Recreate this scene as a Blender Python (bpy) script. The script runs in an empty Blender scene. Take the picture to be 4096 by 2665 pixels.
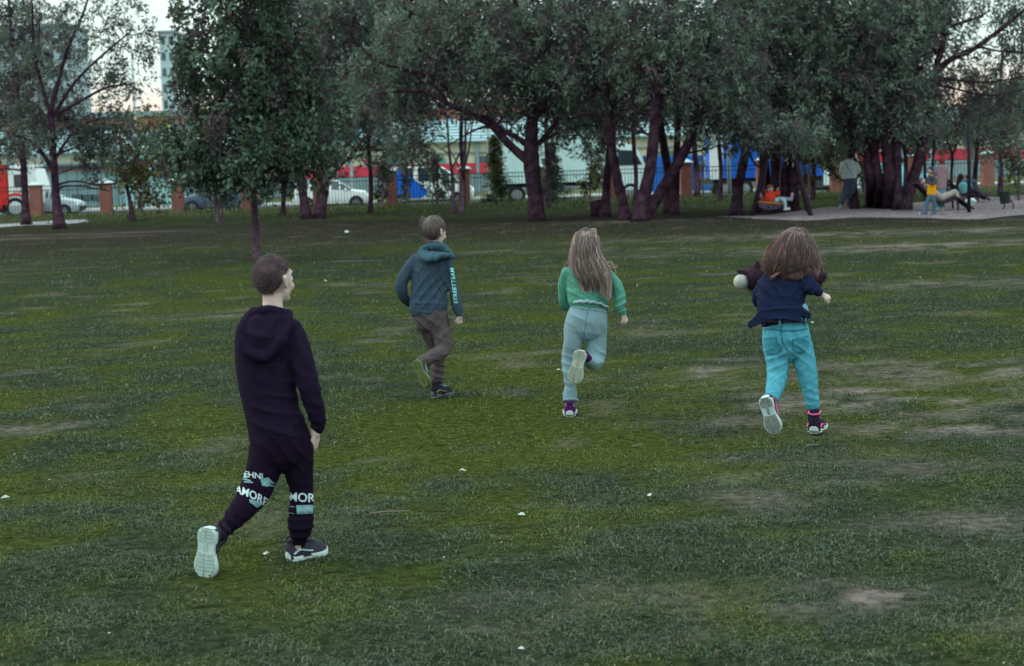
import bpy, bmesh, math, random
import numpy as np
from mathutils import Vector, Matrix
from mathutils.bvhtree import BVHTree
rng = np.random.default_rng(7)
random.seed(7)
SC = bpy.context.scene
COL = SC.collection
# ------------------------------------------------------------------ camera
FPX, CW, CH, CAMH = 7000.0, 4096.0, 2665.0, 1.73
PITCH, ROLL = math.radians(5.52), math.radians(-1.66)
_R = Matrix.Rotation(math.pi / 2 - PITCH, 3, 'X') @ Matrix.Rotation(ROLL, 3, 'Z')
R3 = np.array(_R)
CAM = np.array([0, 0, CAMH])
cam = bpy.data.cameras.new('camera'); camo = bpy.data.objects.new('camera', cam); COL.objects.link(camo)
camo.matrix_world = Matrix.Translation(CAM.tolist()) @ _R.to_4x4()
cam.sensor_fit = 'HORIZONTAL'; cam.sensor_width = 36.0; cam.lens = FPX / CW * 36.0
cam.clip_start = 0.1; cam.clip_end = 3000
cam.dof.use_dof = True; cam.dof.focus_distance = 10.6; cam.dof.aperture_fstop = 4.5
SC.camera = camo
# ------------------------------------------------------------------ sky, sun, exposure
SUN_EL, SUN_AZ = math.radians(34), math.radians(-62)        # azimuth from +Y towards +X
world = bpy.data.worlds.new("World"); SC.world = world; world.use_nodes = True
wn, wl = world.node_tree.nodes, world.node_tree.links
for n in list(wn): wn.remove(n)
w_out = wn.new('ShaderNodeOutputWorld'); w_bg = wn.new('ShaderNodeBackground')
w_sky = wn.new('ShaderNodeTexSky'); w_sky.sky_type = 'NISHITA'; w_sky.sun_disc = False
w_sky.sun_elevation = SUN_EL; w_sky.sun_rotation = SUN_AZ; w_sky.air_density = 1.5; w_sky.dust_density = 3.0
w_geo = wn.new('ShaderNodeTexCoord'); w_sep = wn.new('ShaderNodeSeparateXYZ'); w_ramp = wn.new('ShaderNodeValToRGB')
wl.new(w_geo.outputs['Generated'], w_sep.inputs[0]); wl.new(w_sep.outputs['Z'], w_ramp.inputs[0])
cr = w_ramp.color_ramp
cr.elements[0].position = 0.0; cr.elements[0].color = (0.50, 0.33, 0.26, 1)
cr.elements[1].position = 1.0; cr.elements[1].color = (1.02, 1.30, 1.30, 1)
e = cr.elements.new(0.45); e.color = (0.85, 1.08, 1.08, 1)
e = cr.elements.new(0.022); e.color = (0.62, 0.45, 0.34, 1)
e = cr.elements.new(0.040); e.color = (0.66, 0.64, 0.58, 1)
e = cr.elements.new(0.055); e.color = (0.60, 0.74, 0.71, 1)
e = cr.elements.new(0.11); e.color = (0.58, 0.74, 0.73, 1)
w_mul = wn.new('ShaderNodeMix'); w_mul.data_type = 'RGBA'; w_mul.blend_type = 'MULTIPLY'; w_mul.inputs[0].default_value = 1
w_mul.inputs[7].default_value = (0.10, 0.10, 0.10, 1)
wl.new(w_sky.outputs[0], w_mul.inputs[6])
w_mix = wn.new('ShaderNodeMix'); w_mix.data_type = 'RGBA'; w_mix.inputs[0].default_value = 0.86
wl.new(w_mul.outputs[2], w_mix.inputs[6]); wl.new(w_ramp.outputs[0], w_mix.inputs[7])
wl.new(w_mix.outputs[2], w_bg.inputs[0]); w_bg.inputs[1].default_value = 1.0
wl.new(w_bg.outputs[0], w_out.inputs[0])
sun = bpy.data.lights.new('sun', 'SUN'); sun.energy = 0.85; sun.angle = math.radians(24); sun.color = (1.0, 0.87, 0.74)
suno = bpy.data.objects.new('sun', sun); COL.objects.link(suno)
_sd = Vector((math.sin(SUN_AZ) * math.cos(SUN_EL), math.cos(SUN_AZ) * math.cos(SUN_EL), math.sin(SUN_EL)))
suno.rotation_euler = _sd.to_track_quat('Z', 'Y').to_euler()
SC.view_settings.view_transform = 'Standard'; SC.view_settings.look = 'None'
SC.view_settings.exposure = 0.70; SC.view_settings.gamma = 1.0; SC.view_settings.use_curve_mapping = False
SC.cycles.max_bounces = 6; SC.cycles.diffuse_bounces = 3; SC.cycles.transparent_max_bounces = 6
# ------------------------------------------------------------------ mapping and terrain
def ray(px, py):
    return R3 @ np.array([(px - CW / 2) / FPX, -(py - CH / 2) / FPX, -1.0])
def P(px, py, z):
    return CAM + ray(px, py) * z
def terr(x, y):
    t = np.clip((y - 81.5) / 8.0, 0, 1)
    return -0.38 * t * t * (3 - 2 * t)
def G(px, py, zg=0.0):
    v = ray(px, py); return CAM + v * ((zg - CAMH) / v[2])
def zc(p):
    return float((R3.T @ (np.array(p) - CAM))[2] * -1)
# ------------------------------------------------------------------ noise
_T = rng.random((256, 256))
def vnoise(x, y):
    x = np.asarray(x, float); y = np.asarray(y, float)
    xi = np.floor(x).astype(int); yi = np.floor(y).astype(int); fx = x - xi; fy = y - yi
    fx = fx * fx * (3 - 2 * fx); fy = fy * fy * (3 - 2 * fy)
    a = _T[xi & 255, yi & 255]; b = _T[(xi + 1) & 255, yi & 255]; c = _T[xi & 255, (yi + 1) & 255]; d = _T[(xi + 1) & 255, (yi + 1) & 255]
    return (a * (1 - fx) + b * fx) * (1 - fy) + (c * (1 - fx) + d * fx) * fy
def fbm(x, y, o=4):
    s = 0; a = 0.5; t = 0
    for i in range(o):
        s = s + a * vnoise(x * 2 ** i + 17 * i, y * 2 ** i + 31 * i); t += a; a *= 0.55
    return s / t
def n3(p, s, seed=0):
    r = np.random.default_rng(seed); o = 0
    for i in range(6):
        k = r.normal(size=3) * s * (0.6 + 0.35 * i); o = o + np.sin(p @ k + r.random() * 6.28) / (1 + 0.3 * i)
    return o / 3.0
# ------------------------------------------------------------------ materials
MATS = {}
def mat(name, col, rough=0.8, var=0.12, nscale=30.0, bump=0.0, bscale=200.0, metal=0.0, attr=None, col2=None, trans=0.0, spec=0.18, sheen=0.0, emit=None, gain=1.0, sub=0.0):
    if name in MATS: return MATS[name]
    m = bpy.data.materials.new(name); m.use_nodes = True; MATS[name] = m
    nt = m.node_tree; N, L = nt.nodes, nt.links; b = N['Principled BSDF']
    tc = N.new('ShaderNodeTexCoord'); no = N.new('ShaderNodeTexNoise'); no.inputs['Scale'].default_value = nscale; no.inputs['Detail'].default_value = 4
    L.new(tc.outputs['Object'], no.inputs['Vector'])
    c2 = col2 if col2 is not None else tuple(min(1, c * (1 + var)) for c in col)
    c1 = col if col2 is not None else tuple(c * (1 - var) for c in col)
    rp = N.new('ShaderNodeValToRGB'); rp.color_ramp.elements[0].position = 0.32; rp.color_ramp.elements[1].position = 0.68
    rp.color_ramp.elements[0].color = (*c1, 1); rp.color_ramp.elements[1].color = (*c2, 1)
    L.new(no.outputs['Fac'], rp.inputs[0]); src = rp.outputs[0]
    if attr:
        at = N.new('ShaderNodeAttribute'); at.attribute_name = attr; mx = N.new('ShaderNodeMix'); mx.data_type = 'RGBA'; mx.blend_type = 'MULTIPLY'; mx.inputs[0].default_value = 1
        L.new(src, mx.inputs[6]); L.new(at.outputs['Color'], mx.inputs[7]); src = mx.outputs[2]
    L.new(src, b.inputs['Base Color'])
    b.inputs['Roughness'].default_value = rough; b.inputs['Metallic'].default_value = metal
    b.inputs['Specular IOR Level'].default_value = spec
    sheen = 0
    if sheen: b.inputs['Sheen Weight'].default_value = sheen; b.inputs['Sheen Roughness'].default_value = 0.4
    if sub: b.inputs['Subsurface Weight'].default_value = sub; b.inputs['Subsurface Radius'].default_value = (0.02, 0.007, 0.004); b.inputs['Subsurface Scale'].default_value = 0.6
    if bump:
        n2 = N.new('ShaderNodeTexNoise'); n2.inputs['Scale'].default_value = bscale; n2.inputs['Detail'].default_value = 5
        L.new(tc.outputs['Object'], n2.inputs['Vector'])
        bp = N.new('ShaderNodeBump'); bp.inputs['Strength'].default_value = bump; bp.inputs['Distance'].default_value = 1.2 / bscale
        L.new(n2.outputs['Fac'], bp.inputs['Height']); L.new(bp.outputs[0], b.inputs['Normal'])
    if trans:
        tr = N.new('ShaderNodeBsdfTranslucent'); L.new(src, tr.inputs[0]); ms = N.new('ShaderNodeMixShader'); ms.inputs[0].default_value = trans
        L.new(b.outputs[0], ms.inputs[1]); L.new(tr.outputs[0], ms.inputs[2]); L.new(ms.outputs[0], N['Material Output'].inputs[0])
    return m
# ------------------------------------------------------------------ object plumbing
WORG = {}
def worg(o):
    return WORG.get(o.name, np.zeros(3)) if o is not None else np.zeros(3)
def tag(o, label=None, cat=None, group=None, kind=None):
    if label: o['label'] = label
    if cat: o['category'] = cat
    if group: o['group'] = group
    if kind: o['kind'] = kind
    return o
def empty(name, loc, label, cat, group=None, rz=0.0):
    o = bpy.data.objects.new(name, None); COL.objects.link(o); o.empty_display_size = 0.2
    o.location = [float(v) for v in loc]; o.rotation_euler = (0, 0, rz); WORG[o.name] = np.array(loc, float)
    return tag(o, label, cat, group)
def link_mesh(name, me, m, parent=None, smooth=False):
    if m is not None: me.materials.append(m)
    if smooth: me.polygons.foreach_set('use_smooth', np.ones(len(me.polygons), bool))
    o = bpy.data.objects.new(name, me); COL.objects.link(o)
    if parent is not None: o.parent = parent
    WORG[o.name] = worg(parent)
    return o
def np_mesh(name, V, F, nper):
    """V (n,3); F flat index array of faces with nper verts each"""
    me = bpy.data.meshes.new(name); me.vertices.add(len(V)); me.vertices.foreach_set('co', np.ascontiguousarray(V, dtype=np.float32).ravel())
    F = np.asarray(F, np.int32).ravel(); me.loops.add(len(F)); me.loops.foreach_set('vertex_index', F)
    k = len(F) // nper; me.polygons.add(k); me.polygons.foreach_set('loop_start', np.arange(0, len(F), nper, dtype=np.int32))
    me.update(calc_edges=True); return me
def color_attr(me, C, name='tint'):
    a = me.attributes.new(name, 'FLOAT_COLOR', 'POINT'); c = np.ones((len(C), 4), np.float32); c[:, :3] = C
    a.data.foreach_set('color', c.ravel())
def nrm(v):
    v = np.asarray(v, float); return v / (np.linalg.norm(v, axis=-1, keepdims=True) + 1e-9)
def rotm(rx=0, ry=0, rz=0):
    return np.array(Matrix.Rotation(rz, 3, 'Z') @ Matrix.Rotation(ry, 3, 'Y') @ Matrix.Rotation(rx, 3, 'X'))
def frame(x, z):
    x = nrm(x); z = np.asarray(z, float); z = nrm(z - x * (z @ x)); y = np.cross(z, x); return np.stack([x, y, z], 1)
def crom(A, k):
    """smooth resample rows of A, k steps per span"""
    A = np.asarray(A, float); out = []
    n = len(A)
    for i in range(n - 1):
        p0 = A[max(i - 1, 0)]; p1 = A[i]; p2 = A[i + 1]; p3 = A[min(i + 2, n - 1)]
        for j in range(k):
            t = j / k
            out.append(0.5 * (2 * p1 + (p2 - p0) * t + (2 * p0 - 5 * p1 + 4 * p2 - p3) * t * t + (-p0 + 3 * p1 - 3 * p2 + p3) * t ** 3))
    out.append(A[-1]); return np.array(out)
class MB:
    def __init__(s): s.V = []; s.F = []; s.n = 0
    def add(s, V, F):
        V = np.asarray(V, float); s.V.append(V); s.F += [tuple(i + s.n for i in f) for f in F]; s.n += len(V); return s
    def box(s, c, d, R=None, bev=0.0):
        x, y, z = [q / 2 for q in d]
        V = np.array([[a, b, e] for a in (-x, x) for b in (-y, y) for e in (-z, z)], float)
        if R is not None: V = V @ np.asarray(R).T
        return s.add(V + np.asarray(c, float), [(0, 1, 3, 2), (4, 6, 7, 5), (0, 4, 5, 1), (2, 3, 7, 6), (0, 2, 6, 4), (1, 5, 7, 3)])
    def tube(s, pts, ra, rb=None, n=8, ref=(1, 0, 0), caps=True, sup=1.0):
        pts = np.asarray(pts, float); m = len(pts); ra = np.broadcast_to(np.asarray(ra, float), (m,)); rb = ra if rb is None else np.broadcast_to(np.asarray(rb, float), (m,))
        t = np.gradient(pts, axis=0); t = nrm(t); ref = np.asarray(ref, float)
        th = np.arange(n) / n * 2 * math.pi; ct, st = np.cos(th), np.sin(th)
        if sup != 1.0: ct = np.sign(ct) * np.abs(ct) ** sup; st = np.sign(st) * np.abs(st) ** sup
        V = []; pa = None
        for i in range(m):
            a = ref if pa is None else (pa * 0.5 + ref * 0.5)
            a = a - t[i] * (a @ t[i])
            if np.linalg.norm(a) < 0.15:
                a = pa if pa is not None else np.array([0.3, 0.2, 1.0]); a = a - t[i] * (a @ t[i])
            a = nrm(a); b = np.cross(t[i], a); pa = a
            V.append(pts[i] + np.outer(ct * ra[i], a) + np.outer(st * rb[i], b))
        V = np.concatenate(V); F = []
        for i in range(m - 1):
            for j in range(n):
                k = (j + 1) % n; F.append((i * n + j, i * n + k, (i + 1) * n + k, (i + 1) * n + j))
        if caps: F.append(tuple(range(n - 1, -1, -1))); F.append(tuple((m - 1) * n + j for j in range(n)))
        return s.add(V, F)
    def cap(s, pts, ra, rb=None, n=14, ref=(1, 0, 0), k=4):
        """rounded smooth tapered limb"""
        pts = np.asarray(pts, float); m = len(pts); ra = np.broadcast_to(np.asarray(ra, float), (m,)); rb = ra if rb is None else np.broadcast_to(np.asarray(rb, float), (m,))
        A = crom(np.column_stack([pts, ra, rb]), k); q, a, b = A[:, :3], np.abs(A[:, 3]), np.abs(A[:, 4])
        t0 = nrm(q[0] - q[1]); t1 = nrm(q[-1] - q[-2]); r0 = min(a[0], b[0]); r1 = min(a[-1], b[-1])
        pre = [(q[0] + t0 * r0 * f, g) for f, g in ((0.95, 0.28), (0.75, 0.66), (0.4, 0.92))]; post = [(q[-1] + t1 * r1 * f, g) for f, g in ((0.4, 0.92), (0.75, 0.66), (0.95, 0.28))]
        Q = np.array([x for x, _ in pre] + list(q) + [x for x, _ in post])
        g = np.array([y for _, y in pre] + [1] * len(q) + [y for _, y in post])
        aa = np.concatenate([[a[0]] * 3, a, [a[-1]] * 3]) * g; bb = np.concatenate([[b[0]] * 3, b, [b[-1]] * 3]) * g
        return s.tube(Q, aa, bb, n=n, ref=ref)
    def ell(s, c, r, R=None, nu=16, nv=10):
        r = np.broadcast_to(np.asarray(r, float), (3,)); V = [[0, 0, -1]]
        for i in range(1, nv):
            p = -math.pi / 2 + math.pi * i / nv
            for j in range(nu): V.append([math.cos(p) * math.cos(2 * math.pi * j / nu), math.cos(p) * math.sin(2 * math.pi * j / nu), math.sin(p)])
        V.append([0, 0, 1]); V = np.array(V) * r
        if R is not None: V = V @ np.asarray(R).T
        F = [(0, 1 + (j + 1) % nu, 1 + j) for j in range(nu)]
        for i in range(nv - 2):
            for j in range(nu):
                a = 1 + i * nu + j; b = 1 + i * nu + (j + 1) % nu; F.append((a, b, b + nu, a + nu))
        e = len(V) - 1; F += [(e, e - nu + j, e - nu + (j + 1) % nu) for j in range(nu)]
        return s.add(V + np.asarray(c, float), F)
    def mesh(s, name='m'):
        me = bpy.data.meshes.new(name); V = np.concatenate(s.V); me.from_pydata(V.tolist(), [], s.F); me.update(); return me
    def build(s, name, m, parent=None, smooth=False, local=False, bevel=0.0):
        if not local and parent is not None:
            w = worg(parent); s.V = [v - w for v in s.V]
        me = s.mesh(name)
        bm = bmesh.new(); bm.from_mesh(me)
        if bevel: bmesh.ops.bevel(bm, geom=bm.edges[:], offset=bevel, segments=2, profile=0.6, affect='EDGES', clamp_overlap=True)
        bmesh.ops.recalc_face_normals(bm, faces=bm.faces[:]); bm.to_mesh(me); bm.free()
        return link_mesh(name, me, m, parent, smooth)
def union(mb, voxel, smooth=6):
    me = mb.mesh('tmp'); bm = bmesh.new(); bm.from_mesh(me); bmesh.ops.recalc_face_normals(bm, faces=bm.faces[:]); bm.to_mesh(me); bm.free()
    o = bpy.data.objects.new('tmp', me); COL.objects.link(o)
    r = o.modifiers.new('r', 'REMESH'); r.mode = 'VOXEL'; r.voxel_size = voxel
    if smooth: q = o.modifiers.new('s', 'SMOOTH'); q.factor = 0.5; q.iterations = smooth
    dg = bpy.context.evaluated_depsgraph_get(); ev = o.evaluated_get(dg); out = bpy.data.meshes.new_from_object(ev)
    bpy.data.objects.remove(o); bpy.data.meshes.remove(me); return out
def verts(me):
    V = np.empty(len(me.vertices) * 3, np.float32); me.vertices.foreach_get('co', V); return V.reshape(-1, 3).astype(float)
def vnorm(me):
    V = np.empty(len(me.vertices) * 3, np.float32); me.vertex_normals.foreach_get('vector', V); return V.reshape(-1, 3).astype(float)
def setv(me, V):
    me.vertices.foreach_set('co', np.ascontiguousarray(V, dtype=np.float32).ravel()); me.update()
def fold(me, specs, base=0.002, seed=0):
    """cloth folds: ridges round given centres, plus a soft all-over unevenness"""
    V = verts(me); N = vnorm(me); d = base * n3(V, 14, seed) + 0.6 * base * n3(V, 34, seed + 5)
    for (c, Rr, ax, wl, amp) in specs:
        q = V - np.asarray(c); w = np.exp(-np.sum(q * q, 1) / (Rr * Rr)); sd_ = seed * 7 + int(abs(c[0]) * 1000) % 50; ph = math.pi * (q @ nrm(ax)) / (wl * 1.35) + 2.3 * n3(V, 6.5, sd_)
        m_ = np.clip(.65 + .9 * n3(V, 7, sd_ + 9), 0, 1.4); d += 1.9 * amp * w * m_ * ((1 - np.abs(np.sin(ph))) ** 1.7 - 0.3)
    setv(me, V + N * d[:, None])
def place_mesh(name, me, m, parent, smooth=True):
    V = verts(me); setv(me, V - worg(parent)); return link_mesh(name, me, m, parent, smooth)
def copy_tree(o, parent=None):
    c = o.copy(); COL.objects.link(c); c.parent = parent; WORG[c.name] = worg(o)
    for ch in o.children: copy_tree(ch, c)
    return c
def text_mesh(body, size, spacing=1.0, shear=0.0, offset=0.0, sub=0.0):
    cu = bpy.data.curves.new('t', 'FONT'); cu.body = body; cu.size = size; cu.align_x = 'CENTER'; cu.align_y = 'CENTER'; cu.space_character = spacing; cu.shear = shear; cu.offset = offset
    cu.resolution_u = 3; o = bpy.data.objects.new('t', cu); COL.objects.link(o); dg = bpy.context.evaluated_depsgraph_get(); me = bpy.data.meshes.new_from_object(o.evaluated_get(dg))
    bpy.data.objects.remove(o)
    if sub:
        bm = bmesh.new(); bm.from_mesh(me); bmesh.ops.triangulate(bm, faces=bm.faces[:])
        for _ in range(4):
            es = [e for e in bm.edges if e.calc_length() > sub]
            if not es: break
            bmesh.ops.subdivide_edges(bm, edges=es, cuts=1); bmesh.ops.triangulate(bm, faces=bm.faces[:])
        bm.to_mesh(me); bm.free()
    return me
# ================================================================== ground
DIRT = [(3450, 1600, .9, .5, 1), (3650, 1560, .8, .45, 1), (3850, 1700, 1.0, .5, .9), (3560, 1680, .5, .2, .8), (3720, 1620, .6, .3, 1), (2850, 1490, .5, .35, 1), (2790, 1480, .3, .2, .9), (3380, 2400, .35, .3, .8), (3860, 2100, .35, .3, .7),
        (150, 1715, .35, .25, .9), (830, 1265, .9, .5, .5), (2900, 1690, .6, .3, .5), (3500, 1470, .8, .5, .6), (3900, 1480, 1.6, .7, .7), (3700, 930, 6, 1.4, .8), (3900, 975, 5, 1.2, .8), (3500, 1000, 3, .9, .6), (3950, 1130, 2.5, .8, .5), (3150, 1480, .5, .3, .5),
        (350, 935, 3, .7, .8), (120, 955, 3, .8, .6), (2560, 885, 2.2, 1.2, .7), (2300, 1005, 3, .6, .3), (3060, 1560, .6, .4, .5), (3300, 1850, .7, .4, .35), (1240, 1740, .2, .2, .2)]
_DG = [(G(a, b)[:2], c, d, w) for a, b, c, d, w in DIRT]
def dirt(x, y):
    o = np.zeros(np.shape(x))
    for c, rx, ry, w in _DG:
        o = np.maximum(o, w * np.exp(-((x - c[0]) / rx) ** 2 - ((y - c[1]) / ry) ** 2))
    o = o * np.clip(5.5 * fbm(x * 4.2, y * 5.5, 5) - 2.15, 0, 1.2)
    g = np.clip((fbm(x * 1.6 + 9, y * 1.6 + 3, 6) - 0.66) * 5, 0, 0.35)
    return np.clip(np.maximum(o, g), 0, 1)
def tone(x, y):          # 0 grey-green tired grass .. 1 fresh yellow-green
    return np.clip((fbm(x * .42 + 50, y * .30 + 20, 4) - 0.5) * 2.0 + 0.36 + 2.6 * (fbm(x * 2.4 + 4, y * 1.9 + 8, 4) - .5), 0, 1)
def shade_zone(x, y):    # shade of the old trees painted brown into the thin woodland lawn
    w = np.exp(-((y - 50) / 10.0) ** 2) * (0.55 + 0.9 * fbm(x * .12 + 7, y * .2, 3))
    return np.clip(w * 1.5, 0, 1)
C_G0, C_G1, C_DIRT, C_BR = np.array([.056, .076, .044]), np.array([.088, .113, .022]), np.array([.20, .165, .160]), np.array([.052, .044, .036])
def gcol(x, y):
    t = tone(x, y)[:, None]; s = shade_zone(x, y)[:, None]; d = dirt(x, y)[:, None]
    c = C_G0 * (1 - t) + C_G1 * t
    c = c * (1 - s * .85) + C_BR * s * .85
    far = np.clip((y - 62) / 8, 0, 1)[:, None] * np.clip((84 - y) / 4, 0, 1)[:, None]
    c = c * (1 - far) + np.array([.075, .10, .034]) * far
    return c, d
def relief(x, y):
    a = np.clip(1 - y / 40, 0.1, 1)
    return a * (0.045 * (fbm(x * 1.7, y * 1.7, 4) - 0.5) + 0.03 * (fbm(x * .4 + 3, y * .4, 2) - .5))
def grid_sheet(xs, ys, zf):
    X, Y = np.meshgrid(xs, ys); x = X.ravel(); y = Y.ravel(); z = zf(x, y); nx = len(xs)
    i = np.arange(len(ys) - 1)[:, None] * nx + np.arange(nx - 1)[None]; F = np.stack([i, i + 1, i + nx + 1, i + nx], -1).reshape(-1, 4)
    return np.column_stack([x, y, z]), F
ys = np.concatenate([np.linspace(-30, 3, 20)[:-1], np.arange(3, 30, .17), np.linspace(30, 85, 140), np.linspace(86, 140, 30), np.geomspace(145, 1500, 14)])
xs = np.concatenate([-np.geomspace(900, 26, 12), np.arange(-25, -8, .5), np.arange(-8, 8, .17), np.arange(8.07, 25.5, .5), np.geomspace(26, 900, 12)])
Vg, Fg = grid_sheet(xs, ys, lambda x, y: terr(x, y) + np.where((y < 84), relief(x, y), 0))
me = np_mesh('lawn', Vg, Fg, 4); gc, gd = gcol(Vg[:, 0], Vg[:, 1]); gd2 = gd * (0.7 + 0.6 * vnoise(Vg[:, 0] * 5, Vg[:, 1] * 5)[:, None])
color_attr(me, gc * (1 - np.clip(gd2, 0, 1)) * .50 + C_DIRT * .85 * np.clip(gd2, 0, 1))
m = mat('lawn_soil', (.45, .47, .45), .95, nscale=16, col2=(1.35, 1.32, 1.25), attr='tint', bump=.9, bscale=26, spec=.02)
link_mesh('lawn', me, m, None, True)['kind'] = 'structure'
# grass blades: dense near the camera, thinning and growing coarser with distance
def blades(n, y0, y1, h0, w0, pw, tall=None, keep=None, xr=None):
    u = rng.random(n); y = (y0 ** pw + u * (y1 ** pw - y0 ** pw)) ** (1 / pw); half = y * .31 + .5
    x = (rng.random(n) * 2 - 1) * half
    if xr: x = rng.uniform(xr[0], xr[1], n)
    d = dirt(x, y); cl = fbm(x * 4.5 + 2, y * 4.5, 3); k = (rng.random(n) > d * 1.15) & (rng.random(n) < np.clip((cl - .28) * 3.2, .15, 1))
    if keep is not None: k &= keep(x, y)
    x, y, cl = x[k], y[k], cl[k]; n = len(x)
    t = tone(x, y); h = h0 * (0.45 + 1.1 * rng.random(n) ** 1.6) * (0.6 + .9 * cl) * (1.15 - .45 * t)
    if tall is not None: h = h * tall(x, y)
    a = rng.random(n) * 6.283; lean = (0.6 + rng.random(n) * 1.5)
    b = np.column_stack([x, y, terr(x, y) + relief(x, y) - .004]); s = np.column_stack([np.cos(a), np.sin(a), np.zeros(n)]); ld = np.column_stack([-np.sin(a), np.cos(a), np.zeros(n)])
    w = (w0 * (0.6 + .8 * rng.random(n)))[:, None]; hh = h[:, None]; le = lean[:, None]
    mid = b + ld * hh * le * .30 + np.array([0, 0, 1]) * hh * .62
    tip = b + ld * hh * le * 1.0 + np.array([0, 0, 1]) * hh * (1 - .28 * le).clip(.3)
    V = np.stack([b, mid + s * w * .5, tip, mid - s * w * .5], 1).reshape(-1, 3)
    i = np.arange(n)[:, None] * 4; Q = (i + np.array([0, 1, 2, 3])).astype(int); T = np.zeros((0, 3), int)
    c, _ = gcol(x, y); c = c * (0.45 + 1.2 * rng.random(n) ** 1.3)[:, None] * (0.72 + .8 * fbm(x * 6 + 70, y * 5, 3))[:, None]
    gr = (rng.random(n) < .22 * (1.3 - t))[:, None]; c = np.where(gr, c * .4 + np.array([.16, .215, .17]) * .55, c)
    dr = (rng.random(n) < .05)[:, None]; c = np.where(dr, np.array([.27, .23, .15]) * (0.6 + .5 * rng.random(n))[:, None], c)
    return V, Q, T, np.repeat(c, 4, 0)
def grass_obj(name, args, label):
    V, Q, T, c = blades(**args); nq = len(Q)
    me = bpy.data.meshes.new(name); me.vertices.add(len(V)); me.vertices.foreach_set('co', V.astype(np.float32).ravel())
    li = np.concatenate([Q.ravel(), T.ravel()]).astype(np.int32); me.loops.add(len(li)); me.loops.foreach_set('vertex_index', li)
    st = (np.arange(nq) * 4).astype(np.int32); me.polygons.add(nq); me.polygons.foreach_set('loop_start', st); me.update(calc_edges=True)
    color_attr(me, c); o = link_mesh(name, me, mat('grass_blade', (.85, .85, .85), .75, nscale=2.0, col2=(1.1, 1.1, 1.1), attr='tint', trans=.2, spec=.04)); tag(o, label, 'grass', kind='stuff'); return o
grass_obj('grass', dict(n=280000, y0=5.4, y1=10.5, h0=.019, w0=.0038, pw=1.6), 'short matted grey green lawn grass nearest the camera')
grass_obj('grass', dict(n=190000, y0=10.5, y1=22, h0=.027, w0=.0060, pw=1.5), 'short patchy lawn grass around the running children')
grass_obj('grass', dict(n=42000, y0=22, y1=52, h0=.040, w0=.014, pw=1.3), 'worn lawn grass in front of the old willow trees')
grass_obj('grass', dict(n=30000, y0=56, y1=82, h0=.24, w0=.022, pw=1.0, tall=lambda x, y: np.clip((y - 56) / 16, .2, 1) * (0.4 + 1.1 * fbm(x * .8, y * .5, 3)), keep=lambda x, y: (y > 62) | (rng.random(len(x)) < .5)), 'tall unmown grass growing along the iron fence')
# bare sandy ground of the playground and path
def patch(name, pts, z, m, seed=1, k=5, amp=.25):
    A = crom(np.array(pts + [pts[0]], float), k)[:-1]; c = A.mean(0); n = len(A)
    V = [[c[0], c[1], z]]; F = []
    for r, q in enumerate((.35, .7, 1.0)):
        for i, p in enumerate(A):
            w = amp * (vnoise(p[0] * 2.1 + seed, p[1] * 2.1) - .5) * q; V.append([c[0] + (p[0] - c[0]) * q + w, c[1] + (p[1] - c[1]) * q + w, z])
    for i in range(n):
        j = (i + 1) % n; F.append((0, 1 + i, 1 + j))
        for r in range(2): a = 1 + r * n; F.append((a + i, a + n + i, a + n + j, a + j))
    mb = MB(); mb.add(V, F); o = mb.build(name, m, None); o['kind'] = 'structure'; return o
msand = mat('sandy_soil', (.15, .115, .125), .95, nscale=2.5, col2=(.27, .22, .24), bump=.8, bscale=14, spec=.1)
patch('playground_path', [tuple(G(a, b)[:2]) for a, b in [(2860, 868), (3060, 862), (3200, 845), (3330, 830), (3560, 838), (3640, 815), (3800, 800), (3950, 790), (4300, 775), (4500, 860), (4096, 862), (3900, 880), (3650, 873), (3420, 872), (3230, 884), (3080, 880)]], .012, msand, 3)
mpath = mat('pale_gravel', (.34, .33, .36), .95, nscale=3, col2=(.5, .5, .54), bump=.6, bscale=18, spec=.1)
patch('gravel_path', [tuple(G(a, b)[:2]) for a, b in [(-700, 925), (-200, 905), (50, 896), (160, 888), (330, 880), (345, 888), (250, 898), (60, 906), (-200, 930), (-700, 975)]], .014, mpath, 5)
# road, kerb and pavement behind the fence
def strip(name, y0, y1, z, m, th=.0, x0=-260, x1=260):
    mb = MB()
    if th: mb.box(((x0 + x1) / 2, (y0 + y1) / 2, z - th / 2), (x1 - x0, y1 - y0, th))
    else: mb.add([[x0, y0, z], [x1, y0, z], [x1, y1, z], [x0, y1, z]], [(0, 1, 2, 3)])
    o = mb.build(name, m); o['kind'] = 'structure'; return o
strip('road', 90.35, 104.0, -.36, mat('asphalt', (.055, .055, .06), .9, nscale=1.5, var=.25, bump=.4, bscale=60))
strip('kerb', 90.0, 90.35, -.22, mat('kerb_stone', (.62, .64, .64), .85, nscale=3, bump=.3, bscale=30), th=.3)
strip('pavement', 88.4, 90.0, -.335, mat('pavement_concrete', (.42, .43, .44), .9, nscale=1.3, bump=.3, bscale=40))
strip('kerb', 104.0, 104.35, -.22, MATS['kerb_stone'], th=.3)
strip('pavement', 104.35, 108.0, -.24, MATS['pavement_concrete'])
strip('road_marking', 97.1, 97.25, -.352, mat('road_paint', (.75, .75, .72), .7))
strip('grass_verge', 108.0, 124.0, -.30, mat('verge_grass', (.07, .10, .035), .95, nscale=.8, col2=(.13, .17, .06), bump=.8, bscale=10))
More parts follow.
